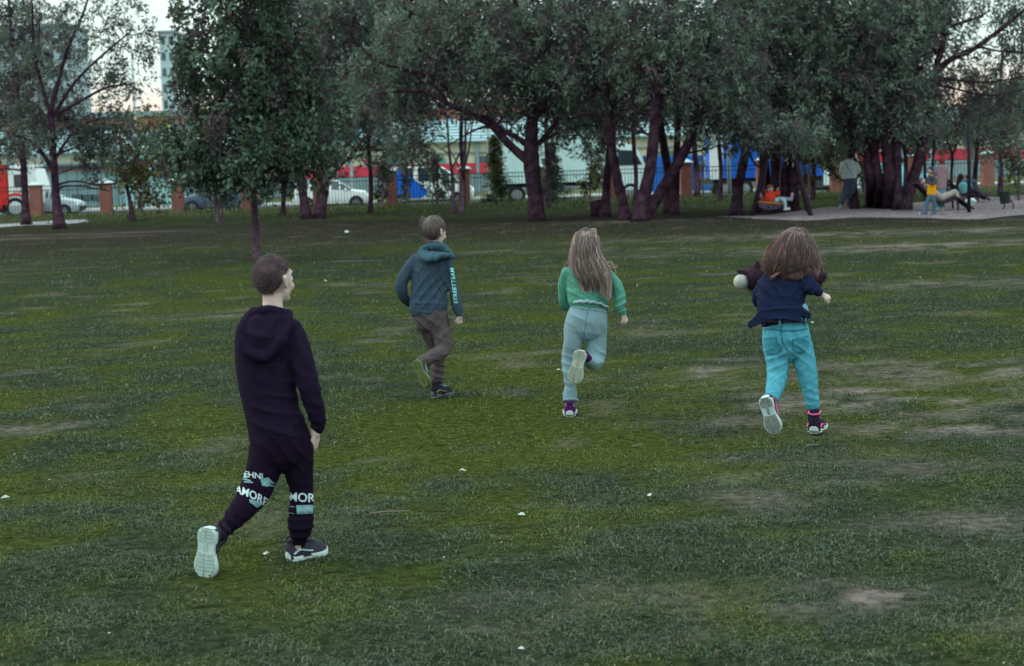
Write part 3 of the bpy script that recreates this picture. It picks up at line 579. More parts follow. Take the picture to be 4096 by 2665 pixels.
def leaves(name, C, D, m, parent, K=22, L=.80, ll=.16, lw=.045, droop=.5, spread=.065, tvar=.5, fresh=.0):
    n = len(C); ax = nrm(D * .55 + rng.normal(size=(n, 3)) * .55 + np.array([0, 0, -droop])); L_ = L * (0.6 + .8 * rng.random(n))
    t = rng.random((n, K)); base = C[:, None] + ax[:, None] * (L_[:, None, None] * (t[..., None] - .68)) + np.array([0, 0, -1]) * (droop * .35 * L * t[..., None] ** 2) + rng.normal(size=(n, K, 3)) * spread
    dr = nrm(ax[:, None] * .7 + rng.normal(size=(n, K, 3)) * .65 + np.array([0, 0, -.25 * droop])); sd = nrm(np.cross(dr, rng.normal(size=(n, K, 3))))
    l = (ll * (0.6 + .8 * rng.random((n, K))))[..., None]; w = lw * (l / ll)
    V = np.stack([base, base + dr * l * .45 + sd * w * .5, base + dr * l, base + dr * l * .45 - sd * w * .5], 2).reshape(-1, 3)
    F = np.arange(len(V), dtype=np.int32); me = np_mesh(name, V - worg(parent), F, 4)
    tn = (1 + tvar * (rng.random((n, 1)) - .5) * 2) * (1 + .25 * (rng.random((n, K)) - .5) * 2); tn = np.repeat(tn.reshape(-1), 4)
    c = np.stack([tn, tn, tn], 1); pu = np.repeat(rng.random(n) < .33, 4 * K)[:, None]; c = np.where(pu, c * np.array([.72, .40, .55]), c)  # some sprays tinted purple, inner crown shade put into leaf colour
    if fresh: f = np.repeat((rng.random(n * K) < fresh), 4)[:, None]; c = np.where(f, c * np.array([2.0, 1.7, .5]), c)
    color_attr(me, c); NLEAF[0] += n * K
    o = link_mesh(name, me, m, parent); return o
def blob_pts(b, z0, dens, seed):
    """cluster centres in an ellipsoid given in pixels and metres; returns centres and outward directions"""
    px, py, dz, rx, ry = b[:5]; rz = b[5] if len(b) > 5 else 1.6; q = b[6] if len(b) > 6 else 1.0
    z = z0 + dz + (.8 if z0 > 38 else 0); s = z / FPX; c = P(px, py, z); Rx, Rz = rx * s, ry * s
    n = int(dens * q * math.pi * Rx * Rz); r = np.random.default_rng(seed); u = nrm(r.normal(size=(n, 3))); rad = r.random(n) ** .42
    o = u * rad[:, None] * np.array([Rx, rz, Rz]); p = c + o
    g = n3(p, 2.2 / max(.6, min(Rx, Rz) * .45), seed) + .5 * n3(p, 5.0, seed + 3); keep = g > -.30
    p, u = p[keep], u[keep]; return p[p[:, 2] > .35], u[p[:, 2] > .35]
def tree(label, base, stems, blobs, leafm=None, bark=None, dens=34, K=22, name='tree', group=None, cat='tree', z0=None, nbr=40, seed=1, ground=True, twig=.02, top=None, **lk):
    bw = G(*base) if z0 is None else P(base[0], base[1], z0)
    z = zc(bw) if z0 is None else z0
    r = empty(name, bw, label, cat, group); r.location[2] = float(bw[2]); mb = MB(); samp = []
    for si, st in enumerate(stems):
        A = []
        for i, q in enumerate(st):
            px, py, hw = q[:3]; dz = q[3] if len(q) > 3 else 0; p = P(px, py, z + dz)
            if i == 0 and ground and si == 0 or (i == 0 and abs(py - base[1]) < 22): p = G(px, py + 4); p[2] = -.08
            A.append([*p, hw * z / FPX])
        A = crom(A, 5); pts, rr = A[:, :3], np.abs(A[:, 3]); rr = rr * (1 + .10 * (vnoise(np.arange(len(rr)) * .7 + seed, np.zeros(len(rr)) + si) - .5))
        if st[0][1] > base[1] - 25: rr[:3] *= np.array([1.28, 1.13, 1.04])
        n = 12 if rr[0] > .08 else 7; mb.tube(pts, rr, n=n)
        for i in range(len(pts)): samp.append([*pts[i], rr[i]])
    samp = np.array(samp); Cs, Ds = [], []
    lm = leafm or L_WIL
    for k, b in enumerate(blobs):
        p, u = blob_pts(b, z, dens, seed * 31 + k)
        if len(p): Cs.append(p); Ds.append(u)
    if Cs:
        Cc, Dd = np.concatenate(Cs), np.concatenate(Ds); rg = np.random.default_rng(seed)
        for i in rg.choice(len(Cc), min(nbr, len(Cc)), replace=False):
            c = Cc[i]; d = samp[:, :3] - c; cost = np.linalg.norm(d, axis=1) + 1.2 * np.clip(samp[:, 2] - c[2] + .4, 0, 9); cost += 3 * (samp[:, 2] < 1.8)
            j = int(np.argmin(cost)); a = samp[j]; mid = (a[:3] + c) / 2 + np.array([0, 0, .12]) * np.linalg.norm(c - a[:3]) + rg.normal(size=3) * .12
            r0 = min(a[3] * .6, twig * (1 + np.linalg.norm(c - a[:3]) * .45)); path = crom([[*a[:3], r0], [*mid, r0 * .65], [*c, r0 * .25]], 3)
            mb.tube(path[:, :3], path[:, 3], n=5, caps=False)
            if rg.random() < .6: samp = np.vstack([samp, path[1:7]])
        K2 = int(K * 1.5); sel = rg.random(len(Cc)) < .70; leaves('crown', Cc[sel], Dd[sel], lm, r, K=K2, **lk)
    if top:      # the part of the crown above the photograph
        for k, b in enumerate(top):
            p, u = blob_pts(b, z, 4, seed * 77 + k); Cs.append(p)
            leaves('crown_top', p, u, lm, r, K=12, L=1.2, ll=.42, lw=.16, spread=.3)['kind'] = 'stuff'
    mb.build('trunk', bark or m_bark, r, smooth=True); return r
W = 'old willows at the far side of the lawn'
tree('slender leaning tree at the far left edge in front of the fire engine', (105, 897), [[(105, 897, 20), (100, 780, 14), (92, 620, 13), (84, 480, 11), (68, 330, 9), (48, 170, 7), (30, -60, 5)], [(86, 500, 7), (120, 380, 5), (150, 230, 4), (160, 60, 2)], [(92, 640, 6), (40, 590, 5), (-30, 560, 3)]],
     [(60, 330, 0, 170, 260, 1.6), (20, 60, 0, 170, 170, 1.6), (60, 620, .5, 120, 90, 1.2, .5), (-60, 500, 0, 180, 260, 1.8), (150, 180, 0.5, 120, 200, 1.4, .7)], L_BIR, dens=26, seed=3, ll=.14, lw=.05, droop=.25, group='trees at the left of the lawn', top=[(40, -500, 0, 280, 420, 2.5)])
tree('spreading tree with low forking trunk, second from the left', (238, 912), [[(240, 912, 27), (226, 810, 17), (219, 700, 15), (212, 600, 15), (206, 490, 15), (204, 440, 12), (230, 340, 9), (270, 200, 7), (330, 60, 5), (380, -90, 3)],
     [(206, 480, 9), (165, 330, 7), (135, 200, 6), (130, 40, 4), (120, -90, 3)], [(210, 470, 8), (300, 330, 6), (400, 230, 5), (520, 130, 3)], [(208, 470, 7), (330, 400, 6), (430, 350, 5), (540, 335, 3)], [(219, 640, 7), (270, 560, 6), (330, 500, 4), (420, 470, 3)], [(222, 700, 10), (160, 600, 8), (110, 555, 7), (60, 545, 4)],
     [(226, 740, 5), (300, 725, 4), (400, 740, 3), (470, 730, 2)], [(226, 765, 5), (260, 745, 4), (340, 748, 3), (440, 765, 2)], [(219, 650, 6), (180, 520, 4), (150, 420, 3)], [(223, 620, 5), (300, 590, 4), (380, 560, 3)]],
     [(290, 470, .5, 290, 120, 1.8, 1.0), (250, 570, -.4, 220, 90, 1.5), (430, 560, .4, 200, 120, 1.6, 1.1), (420, 660, .3, 150, 90, 1.3, .8), (330, 230, 0, 250, 190, 2.0, .62), (500, 300, .5, 130, 160, 1.4, .55), (180, 150, 0, 200, 200, 2.0, .62), (420, 60, 0, 200, 130, 1.8, .5), (580, 170, 0, 70, 150, 1.2, .5), (130, 430, .6, 160, 160, 1.6, .9), (60, 600, 1, 90, 80, 1.0, .5)],
     L_BIR, dens=22, nbr=110, seed=5, ll=.145, lw=.052, droop=.2, twig=.016, group='trees at the left of the lawn', top=[(300, -560, 0, 340, 420, 2.8)])
tree('leaning sapling with yellowish leaves between the fence pillars', (532, 880), [[(532, 882, 13), (518, 800, 8), (502, 720, 7), (492, 640, 6), (480, 540, 4), (520, 420, 3)], [(500, 700, 4), (560, 600, 3), (600, 480, 2)]],
     [(560, 690, 0, 100, 110, 1.2, .8), (620, 560, 0, 120, 130, 1.3, .8), (680, 640, .4, 100, 110, 1.2, .7), (470, 640, .3, 90, 120, 1.1, .6), (600, 800, .5, 110, 40, .9, .5), (520, 855, 0, 45, 30, .6, 1.2)], L_YEL, dens=20, K=18, seed=7, ll=.17, lw=.12, droop=.3, spread=.2, nbr=40, group='trees at the left of the lawn')
tree('dense broad-leaved linden on a thin trunk behind the boy in black', (1020, 1034), [[(1022, 1034, 15), (1024, 940, 14), (1016, 820, 13), (1008, 700, 13), (1015, 560, 12), (1020, 380, 9), (1015, 180, 7), (1010, -60, 5)], [(1012, 660, 6), (1120, 560, 4), (1230, 520, 3)], [(1012, 640, 6), (900, 520, 4), (800, 470, 3)], [(1018, 480, 5), (1120, 330, 3)], [(1018, 470, 5), (900, 300, 3)]],
     [(1000, -30, 0, 250, 200, 1.0), (960, 130, 0, 240, 170, 1.0), (1010, 300, 0, 300, 180, 1.15), (840, 380, 0, 170, 150, .9), (1200, 380, 0, 200, 160, .9), (960, 520, 0, 320, 150, 1.2), (1230, 560, 0, 200, 120, 1.0), (820, 620, 0, 180, 120, .9), (1060, 640, -.3, 330, 110, 1.1), (1310, 620, .2, 90, 80, .8, .7), (860, 690, 0, 170, 60, .8), (1110, 705, 0, 190, 50, .8), (735, 665, 0, 70, 80, .6, .8), (740, 200, 0, 80, 200, .6, .7), (690, 560, 0, 60, 70, .5, .5), (1240, 200, 0, 80, 120, .7, .6), (700, 40, 0, 60, 80, .6, .5)],
     L_LIN, m_bark2, dens=66, K=23, seed=9, ll=.105, lw=.060, droop=.8, L=.55, spread=.05, nbr=70, twig=.012, fresh=.012, top=[(1000, -500, 0, 260, 420, 1.5)], group='trees at the left of the lawn')
tree('tiny pale double sapling under the linden crown near the fence', (870, 888), [[(872, 888, 9), (868, 840, 8), (860, 780, 6), (850, 700, 4)], [(892, 884, 5), (890, 830, 4), (895, 760, 3)]], [(870, 780, 0, 70, 50, .9, .8), (930, 720, 0, 90, 60, 1, .8)], L_LIN, m_bark2, dens=30, K=16, seed=11, ll=.14, lw=.09, nbr=12, group='trees at the left of the lawn')
tree('dark twin-trunk willow right of the linden', (1225, 872), [[(1228, 872, 25), (1215, 800, 19), (1205, 720, 17), (1180, 560, 15), (1150, 380, 11), (1130, 150, 8), (1120, -60, 5)], [(1272, 872, 27), (1288, 800, 23), (1300, 720, 20), (1320, 620, 17), (1360, 480, 12), (1380, 280, 9), (1420, 60, 6)], [(1305, 730, 9), (1345, 680, 8), (1405, 620, 6), (1470, 540, 4), (1530, 470, 3)], [(1350, 500, 7), (1450, 380, 5), (1560, 300, 4)]],
     [(1240, 120, 1, 330, 220, 2.4), (1420, 330, .5, 220, 180, 2.2), (1300, 480, 1.5, 260, 150, 2.0), (1500, 520, .5, 170, 110, 1.6, .9), (1430, 620, 1, 120, 60, 1.2, .45), (1560, 590, 1.5, 100, 90, 1.2, .6), (1120, 380, 2, 250, 250, 2.0), (1440, 100, 1, 230, 200, 2.2)], dens=34, seed=13, nbr=80, group=W, top=[(1280, -480, 0, 420, 380, 3)])
tree('thin bare-stemmed multi-stem tree by the fence right of the delivery van', (1810, 850), [[(1812, 850, 10), (1812, 760, 7), (1806, 680, 6), (1795, 590, 5), (1790, 500, 4), (1775, 380, 3)], [(1846, 854, 12), (1850, 760, 9), (1856, 670, 7), (1862, 560, 5), (1860, 470, 4), (1855, 330, 3)], [(1810, 670, 4), (1840, 610, 4), (1862, 550, 3), (1885, 480, 2)], [(1852, 690, 5), (1875, 600, 4), (1888, 500, 3), (1905, 400, 2)], [(1850, 700, 4), (1822, 640, 3), (1800, 600, 2)], [(1800, 620, 3), (1760, 590, 2), (1735, 570, 1.5)]],
     [(1790, 380, 0, 120, 70, 1.2, .6), (1900, 400, 0, 120, 60, 1.2, .6)], L_BIR, m_bark2, dens=22, seed=15, nbr=10, group='small trees along the fence')
tree('stout willow with a deeply forked trunk, the thickest trunk at the middle', (2145, 880), [[(2147, 880, 35), (2141, 800, 31), (2133, 720, 31), (2125, 640, 33), (2126, 560, 27), (2128, 470, 22), (2120, 330, 17), (2090, 180, 13), (2060, 0, 10), (2050, -120, 8)],
     [(2110, 640, 20), (2060, 600, 17), (2010, 550, 15), (1960, 500, 13), (1870, 450, 12), (1800, 420, 9), (1700, 370, 7), (1600, 365, 5), (1500, 375, 3)], [(2105, 580, 12), (2060, 545, 11), (2015, 525, 10), (1950, 470, 8), (1880, 475, 5), (1830, 480, 3)], [(2150, 580, 12), (2190, 535, 10), (2225, 490, 9), (2240, 420, 7), (2290, 330, 5), (2350, 230, 4)],
     [(2130, 480, 9), (2180, 440, 8), (2235, 410, 6), (2290, 380, 3)], [(1870, 450, 7), (1780, 350, 6), (1700, 300, 6), (1520, 250, 5), (1440, 180, 4), (1390, 80, 3), (1385, 20, 2)], [(1800, 420, 6), (1720, 330, 5), (1600, 280, 3)], [(1960, 505, 6), (1900, 520, 5), (1830, 560, 3), (1760, 600, 2)], [(2100, 300, 8), (1960, 180, 6), (1800, 40, 4)]],
     [(1960, 120, -.8, 320, 220, 2.2), (2200, 200, -1.2, 300, 240, 2.2), (1740, 150, 0, 260, 220, 2.2), (1780, 330, .5, 230, 130, 1.8, .9), (2060, 330, -1.2, 260, 150, 1.6), (1640, 480, .4, 170, 110, 1.5, .9), (1660, 590, .6, 130, 70, 1.1, .5), (1960, 430, .8, 110, 70, 1.2, .8), (2300, 400, -.6, 190, 140, 1.7), (2230, 560, 1.5, 110, 80, 1.2, .5), (1500, 330, .5, 180, 160, 1.6), (2360, 500, .6, 130, 90, 1.3, .8), (2020, 560, 1.2, 70, 40, .8, .5)],
     dens=38, seed=17, nbr=120, group=W, top=[(1980, -450, -.5, 520, 330, 3), (2300, -350, -.5, 300, 300, 3)])
tree('dark upright willow trunk rising beside the sawn stump', (2418, 866), [[(2420, 866, 24), (2424, 780, 17), (2430, 690, 15), (2440, 580, 14), (2440, 440, 12), (2420, 250, 9), (2400, 60, 7)]], [(2420, 460, 1.5, 150, 130, 1.6), (2400, 620, 2, 120, 60, 1.2, .6)], seed=19, nbr=30, group=W)
tree('willow trunk leaning left out of the V at the middle right', (2500, 878), [[(2505, 880, 26), (2488, 800, 21), (2466, 700, 19), (2448, 600, 18), (2438, 500, 17), (2430, 400, 13), (2400, 240, 10), (2380, 80, 7)], [(2440, 490, 8), (2360, 460, 6), (2290, 470, 4)]], [(2420, 150, 0, 230, 220, 2.0), (2350, 330, -.2, 160, 130, 1.6), (2470, 380, .2, 150, 120, 1.5)], dens=36, seed=21, nbr=50, group=W, top=[(2420, -420, 0, 280, 340, 3)])
tree('straight thick willow trunk leaning right beside the V', (2552, 884), [[(2552, 884, 26), (2575, 790, 27), (2598, 690, 24), (2612, 580, 22), (2622, 480, 22), (2628, 400, 20), (2640, 280, 16), (2660, 120, 12), (2670, -60, 9)], [(2622, 405, 12), (2600, 340, 9), (2560, 270, 6), (2540, 180, 4)], [(2598, 540, 6), (2540, 520, 5), (2480, 505, 3)], [(2590, 540, 5), (2530, 490, 4), (2470, 440, 2)], [(2600, 460, 6), (2540, 440, 5), (2480, 380, 3)]],
     [(2620, 80, -.6, 280, 220, 2.0), (2700, 280, -.5, 240, 150, 1.8), (2530, 300, .5, 150, 110, 1.4, .9), (2570, 440, 1.2, 90, 60, 1.0, .6), (2660, 400, .6, 150, 80, 1.4, .9)], dens=38, seed=23, nbr=70, group=W, top=[(2640, -450, 0, 320, 350, 3)])
tree('willow trunk slanting far to the right from the same V', (2565, 880), [[(2562, 880, 24), (2630, 790, 24), (2690, 690, 22), (2740, 600, 20), (2772, 530, 18), (2790, 450, 14), (2800, 360, 10), (2830, 200, 8), (2860, 20, 5)], [(2770, 540, 12), (2800, 500, 10), (2840, 495, 7), (2880, 480, 4)]],
     [(2860, 120, -.8, 260, 240, 2.0), (2880, 330, -1.2, 230, 150, 1.8), (2860, 470, -.8, 170, 100, 1.4), (2960, 540, -1, 130, 80, 1.2)], dens=40, seed=25, nbr=60, group=W, top=[(2880, -430, 0, 300, 340, 3)])
tree('willow trunk curving left behind the slanting one', (2668, 848), [[(2668, 848, 18), (2670, 780, 16), (2672, 690, 16), (2658, 600, 17), (2642, 500, 15), (2636, 420, 14), (2640, 300, 10)]], [(2700, 430, 1, 150, 80, 1.4, .9)], seed=27, nbr=16, group=W)
tree('short straight willow trunk crossing the slanting one', (2697, 856), [[(2697, 856, 20), (2700, 780, 17), (2704, 700, 16), (2706, 620, 14), (2712, 500, 12), (2716, 380, 9)]], [(2740, 330, 1, 140, 120, 1.6)], seed=29, nbr=16, group=W)
tree('bare slim trunk beside the blue container', (2790, 782), [[(2790, 784, 13), (2786, 700, 12), (2780, 620, 11), (2776, 540, 10), (2774, 420, 7)]], [(2780, 420, 0, 130, 90, 1.8), (2740, 500, 1, 70, 60, 1.0, .5)], seed=31, nbr=14, group='small trees along the fence')
tree('slightly leaning willow trunk left of the swing', (2945, 856), [[(2945, 858, 27), (2950, 780, 21), (2966, 690, 19), (2982, 600, 17), (2992, 520, 14), (3010, 400, 10), (3030, 200, 7)], [(2988, 590, 5), (3010, 640, 5), (3040, 670, 4), (3070, 640, 2)]],
     [(3020, 420, -.8, 240, 120, 1.8), (3000, 250, -.5, 240, 170, 2.0), (3020, 60, -.4, 230, 190, 2.0)], dens=40, seed=33, nbr=60, group=W, top=[(3020, -420, 0, 260, 340, 3)])
for k, (x0, xt, w) in enumerate(((3062, 3048, 22), (3108, 3100, 26), (3146, 3150, 18), (3176, 3186, 20))):
    bl = [[(3150, 200, -1.5, 270, 240, 2.2), (3120, 420, -2, 240, 130, 1.8)], [(3300, 100, -1.8, 260, 240, 2.2), (3110, 540, -2.2, 170, 60, 1.2, 1.2), (3120, 535, -6.0, 200, 60, 1.3, 1.5), (2990, 500, -5, 120, 90, 1.2, 1.0)], [(3300, 330, -2, 260, 150, 2.0), (3330, 480, -1.4, 240, 95, 1.6)], [(3430, 420, -1.2, 220, 140, 1.8), (3260, 590, 2.2, 140, 90, 1.2, .8)]][k]
    tree('dark ' + ['outermost left', 'broad', 'narrow inner', 'outermost right'][k] + ' trunk of the four-trunk willow clump behind the nest swing', (x0, 846), [[(x0, 846 - k * 2, w * 1.15), (x0, 760, w), (x0 + (xt - x0) * .4, 650, w * .92), (xt, 540, w * .85), (xt + (k - 1.5) * 40, 350, w * .55), (xt + (k - 1.5) * 80, 100, w * .35)]], bl, dens=40, seed=40 + k, nbr=45, group=W, top=[(3180 + k * 80, -400, -1, 260, 330, 3)])
tree('slim dark trunk right behind the man in the grey top', (3418, 834), [[(3420, 834, 20), (3416, 740, 14), (3410, 640, 14), (3404, 560, 13), (3410, 450, 10), (3430, 250, 7)]], [(3400, 560, .6, 130, 60, 1.3), (3450, 200, -.4, 200, 230, 2.0)], dens=38, seed=46, nbr=30, group=W)
for k, (x0, xt, w) in enumerate(((3482, 3475, 20), (3520, 3500, 18), (3562, 3552, 28), (3592, 3590, 16))):
    bl = [[(3500, 480, 0, 200, 100, 1.8)], [(3560, 330, -.6, 220, 170, 2.0)], [(3600, 100, -.8, 230, 230, 2.2), (3580, 480, -.8, 170, 85, 1.4)], [(3640, 400, -.5, 160, 110, 1.6, .8)]][k]
    tree(['leftmost', 'second', 'broadest', 'rightmost'][k] + ' trunk in the tight willow clump left of the loungers', (x0, 840), [[(x0, 820 + k * 6, w * 1.2), (x0, 740, w), (xt, 620, w * .95), (xt, 520, w * .9), (xt + (k - 1.5) * 20, 350, w * .6), (xt + (k - 1) * 40, 80, w * .35)]], bl, dens=40, seed=50 + k, nbr=30, group=W, top=[(3600, -380 - k * 20, 0, 230, 300, 3)])
tree('big willow leaning right over the loungers with long dark limbs', (3610, 838), [[(3608, 838, 34), (3645, 740, 24), (3680, 620, 21), (3705, 500, 20), (3725, 400, 18), (3738, 330, 18), (3745, 270, 14), (3770, 180, 12), (3790, 80, 11), (3800, -60, 9)], [(3735, 300, 14), (3800, 240, 12), (3880, 205, 10), (3960, 150, 9), (4040, 90, 7), (4120, 20, 5)], [(3745, 290, 7), (3820, 230, 6), (3900, 190, 5), (4000, 205, 4), (4130, 210, 3)], [(3735, 300, 6), (3820, 320, 4), (3920, 330, 4), (4020, 320, 3), (4120, 300, 2)],
     [(3730, 340, 6), (3800, 350, 4), (3900, 375, 4), (4000, 380, 3), (4110, 355, 2)], [(3780, 110, 8), (3850, 90, 6), (3920, 65, 4), (3960, 40, 3)], [(3700, 270, 7), (3660, 280, 5), (3610, 300, 3)]],
     [(3900, 40, 0, 240, 120, 2.2, .55), (3830, 180, .4, 130, 90, 1.6, .6), (4060, 260, .4, 170, 100, 1.8, .45), (3880, 330, .6, 150, 80, 1.6, .9), (4060, 400, .6, 190, 110, 1.8, 1.0), (3860, 450, 1, 160, 110, 1.6, 1.0), (4010, 120, .6, 170, 120, 1.8, .4), (3740, 60, 0, 110, 150, 1.6, .8), (4140, 100, 0, 140, 300, 2, .7), (3660, 230, .4, 90, 150, 1.4, .8)],
     dens=36, seed=57, nbr=120, group=W, top=[(3900, -420, 0, 420, 330, 3)])
tree('slim tree with drooping boughs behind the litter bin at the right edge', (3895, 806), [[(3893, 806, 11), (3897, 740, 10), (3905, 640, 9), (3912, 540, 7), (3925, 440, 5)]], [(4000, 520, 0, 160, 80, 1.8), (4060, 600, .4, 110, 55, 1.4, .8), (3870, 530, 0, 130, 70, 1.6), (3960, 620, 1, 90, 35, 1.2, .5)], dens=34, seed=59, nbr=40, group='small trees along the fence')
tree('young forked tree behind the woman with red hair', (3806, 800), [[(3803, 800, 7), (3806, 700, 6), (3808, 620, 6), (3790, 570, 4), (3770, 510, 3)], [(3808, 625, 5), (3835, 560, 4), (3855, 510, 3)], [(3722, 800, 8), (3730, 660, 6), (3740, 560, 4)], [(3700, 800, 8), (3700, 700, 7), (3695, 580, 6)]], [(3790, 520, 0, 150, 70, 1.6), (3700, 500, .4, 100, 80, 1.4), (3770, 590, .6, 120, 30, 1.0, .4)], dens=32, seed=61, nbr=30, group='small trees along the fence')
# small trees and shrubs along the fence
def shrub(label, base, blobs, m=L_LIN, seed=70, name='shrub', dens=30, **k):
    x, y = base; kw = dict(ll=.15, lw=.09, droop=.1, L=.5, nbr=14, group='shrubs along the fence', cat='shrub'); kw.update(k); top = min(b[1] for b in blobs)
    return tree(label, base, [[(x, y, 5), (x + 1, (y + top) / 2, 4), (x, top, 2)], [(x, y - 20, 3), (x - 14, (y + top) / 2, 2), (x - 20, top, 1.2)]], blobs, m, m_bark2, dens=dens, K=18, seed=seed, name=name, **kw)
shrub('dark shrub covering the fence pillar left of the delivery van', (1530, 832), [(1530, 700, 0, 55, 60, .8), (1545, 640, 0, 60, 45, .8, .8), (1520, 780, 0, 45, 50, .7, .7)], seed=71)
shrub('slim dark shrub before the blue rear of the delivery van', (1628, 824), [(1625, 740, 0, 22, 75, .5, 1.3), (1610, 660, 0, 60, 40, .8, .7)], seed=72)
shrub('young leafy tree in front of the white delivery van', (1748, 832), [(1745, 730, 0, 70, 45, .8, .8), (1750, 775, 0, 45, 40, .6, .8), (1740, 665, 0, 60, 30, .7, .7), (1700, 640, 0, 80, 40, .8, .5)], seed=73)
shrub('low shrub left of the sawn stump', (2360, 812), [(2360, 740, 0, 45, 60, .8, .8), (2300, 760, 0, 60, 50, .8, .4), (2395, 700, 0, 50, 60, .8, .7)], L_YEL, seed=74)
shrub('shrub between brick pillar and blue lorry', (2812, 778), [(2812, 720, 0, 28, 45, .6), (2800, 650, 0, 25, 50, .6, .5)], L_YEL, seed=75)
shrub('broad yellowish bush filling the gap behind the swing', (3235, 800), [(3240, 640, 0, 90, 60, 1.2, 1.1), (3210, 720, 0, 60, 50, 1.0, .8), (3300, 620, 0, 80, 70, 1.2, 1.1), (3380, 660, 0, 70, 70, 1.0, .9), (3200, 580, 0, 90, 60, 1.2)], L_YEL, seed=76, dens=26)
shrub('bush between the man in grey and the willow clump', (3455, 790), [(3450, 690, 0, 45, 90, .9, .9), (3455, 600, 0, 60, 60, 1.0, .9)], L_YEL, seed=77)
shrub('low bright green bush at the foot of the leaning sapling', (525, 884), [(522, 852, 0, 60, 26, .6, 1.0)], L_YEL, seed=78)
shrub('thin bush behind the loungers by the right fence', (4075, 800), [(4080, 660, 0, 60, 70, 1.0, .45), (4090, 740, 0, 40, 50, .8, .35)], L_YEL, seed=79)
def spruce(label, base, top, hw, seed, m=L_SPR, name='spruce'):
    bw = G(*base); z = zc(bw); r = empty(name, bw, label, 'conifer', 'small conifers along the fence'); tp = P(base[0], top, z); H = tp[2] - bw[2]; Wd = hw * z / FPX
    MB().tube([bw, bw + [0, 0, H]], [.06, .01], n=7).build('trunk', m_bark2, r); C = []; D = []; rg = np.random.default_rng(seed); tw = MB()
    for k in range(int(H / .16)):
        h = .25 + k * .16; w = Wd * (1 - h / H) ** .75 + .08; nb = 7
        for j in range(nb):
            a = rg.random() * 6.28; d = np.array([math.cos(a), math.sin(a), -.12]); L = w * (0.75 + .4 * rg.random()); p0 = bw + [0, 0, h]; tw.tube([p0, p0 + d * L], [.012, .004], n=4, caps=False)
            for t in np.arange(.25, 1.02, .2): C.append(p0 + d * L * t); D.append(d)
    tw.build('branch', m_bark2, r)['kind'] = 'stuff'
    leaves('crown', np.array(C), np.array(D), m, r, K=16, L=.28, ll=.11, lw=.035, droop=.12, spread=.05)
spruce('small bright green spruce left of the stout willow', (1985, 822), 545, 78, 81)
spruce('small dark spruce right behind the stout willow trunk', (2212, 812), 575, 74, 82, L_LIN)
# a second row of crowns farther back that closes the view
for k, (px, py, b) in enumerate(((1130, 862, [(1130, 300, 0, 330, 330, 2.5), (1060, 480, 0, 250, 130, 2)]), (1480, 848, [(1500, 140, 0, 320, 300, 2.5), (1440, 420, 0, 260, 120, 2)]), (1850, 838, [(1860, 100, 0, 330, 300, 2.5), (1720, 320, 0, 280, 140, 2)]), (2190, 828, [(2200, 220, 0, 330, 280, 2.5), (2160, 430, 0, 250, 110, 2, .8)]),
        (2540, 820, [(2520, 200, 0, 300, 300, 2.5), (2500, 440, 0, 230, 90, 2, .8)]), (2880, 800, [(2880, 200, 0, 300, 300, 2.5), (2850, 440, 0, 200, 100, 2)]), (3250, 796, [(3230, 220, 0, 320, 300, 2.5), (3250, 520, 0, 260, 110, 2)]), (3620, 786, [(3560, 200, 0, 280, 320, 2.5), (3480, 520, 0, 220, 110, 2), (3620, 560, 0, 180, 60, 1.5, .8)]), (4000, 786, [(4030, 440, 0, 200, 90, 2), (3920, 480, 0, 180, 90, 2)]))):
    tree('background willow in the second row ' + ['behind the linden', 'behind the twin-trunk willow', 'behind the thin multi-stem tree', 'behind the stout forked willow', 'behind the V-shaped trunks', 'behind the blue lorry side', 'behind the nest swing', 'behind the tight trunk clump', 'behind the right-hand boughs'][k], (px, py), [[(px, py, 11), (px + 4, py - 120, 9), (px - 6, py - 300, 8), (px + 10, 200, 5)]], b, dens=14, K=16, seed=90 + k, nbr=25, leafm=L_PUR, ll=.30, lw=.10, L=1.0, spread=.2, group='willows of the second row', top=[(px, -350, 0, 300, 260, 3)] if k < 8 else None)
# sawn stump
sb = G(2397, 866); st = empty('tree_stump', sb, 'short sawn stump leaning against the dark willow trunk', 'stump')
s_ = zc(sb) / FPX; MB().tube([sb + [0, 0, -.05], sb + [-.02, 0, .2], sb + [-.07, 0, .52]], [.30, .25, .24], n=14).build('stump_wood', m_bark, st, smooth=True)
MB().tube([sb + [-.07, 0, .515], sb + [-.072, 0, .53]], [.225, .22], n=14).build('cut_face', mat('cut_wood', (.22, .15, .14), .9, nscale=9), st)
print('LEAVES', NLEAF[0])
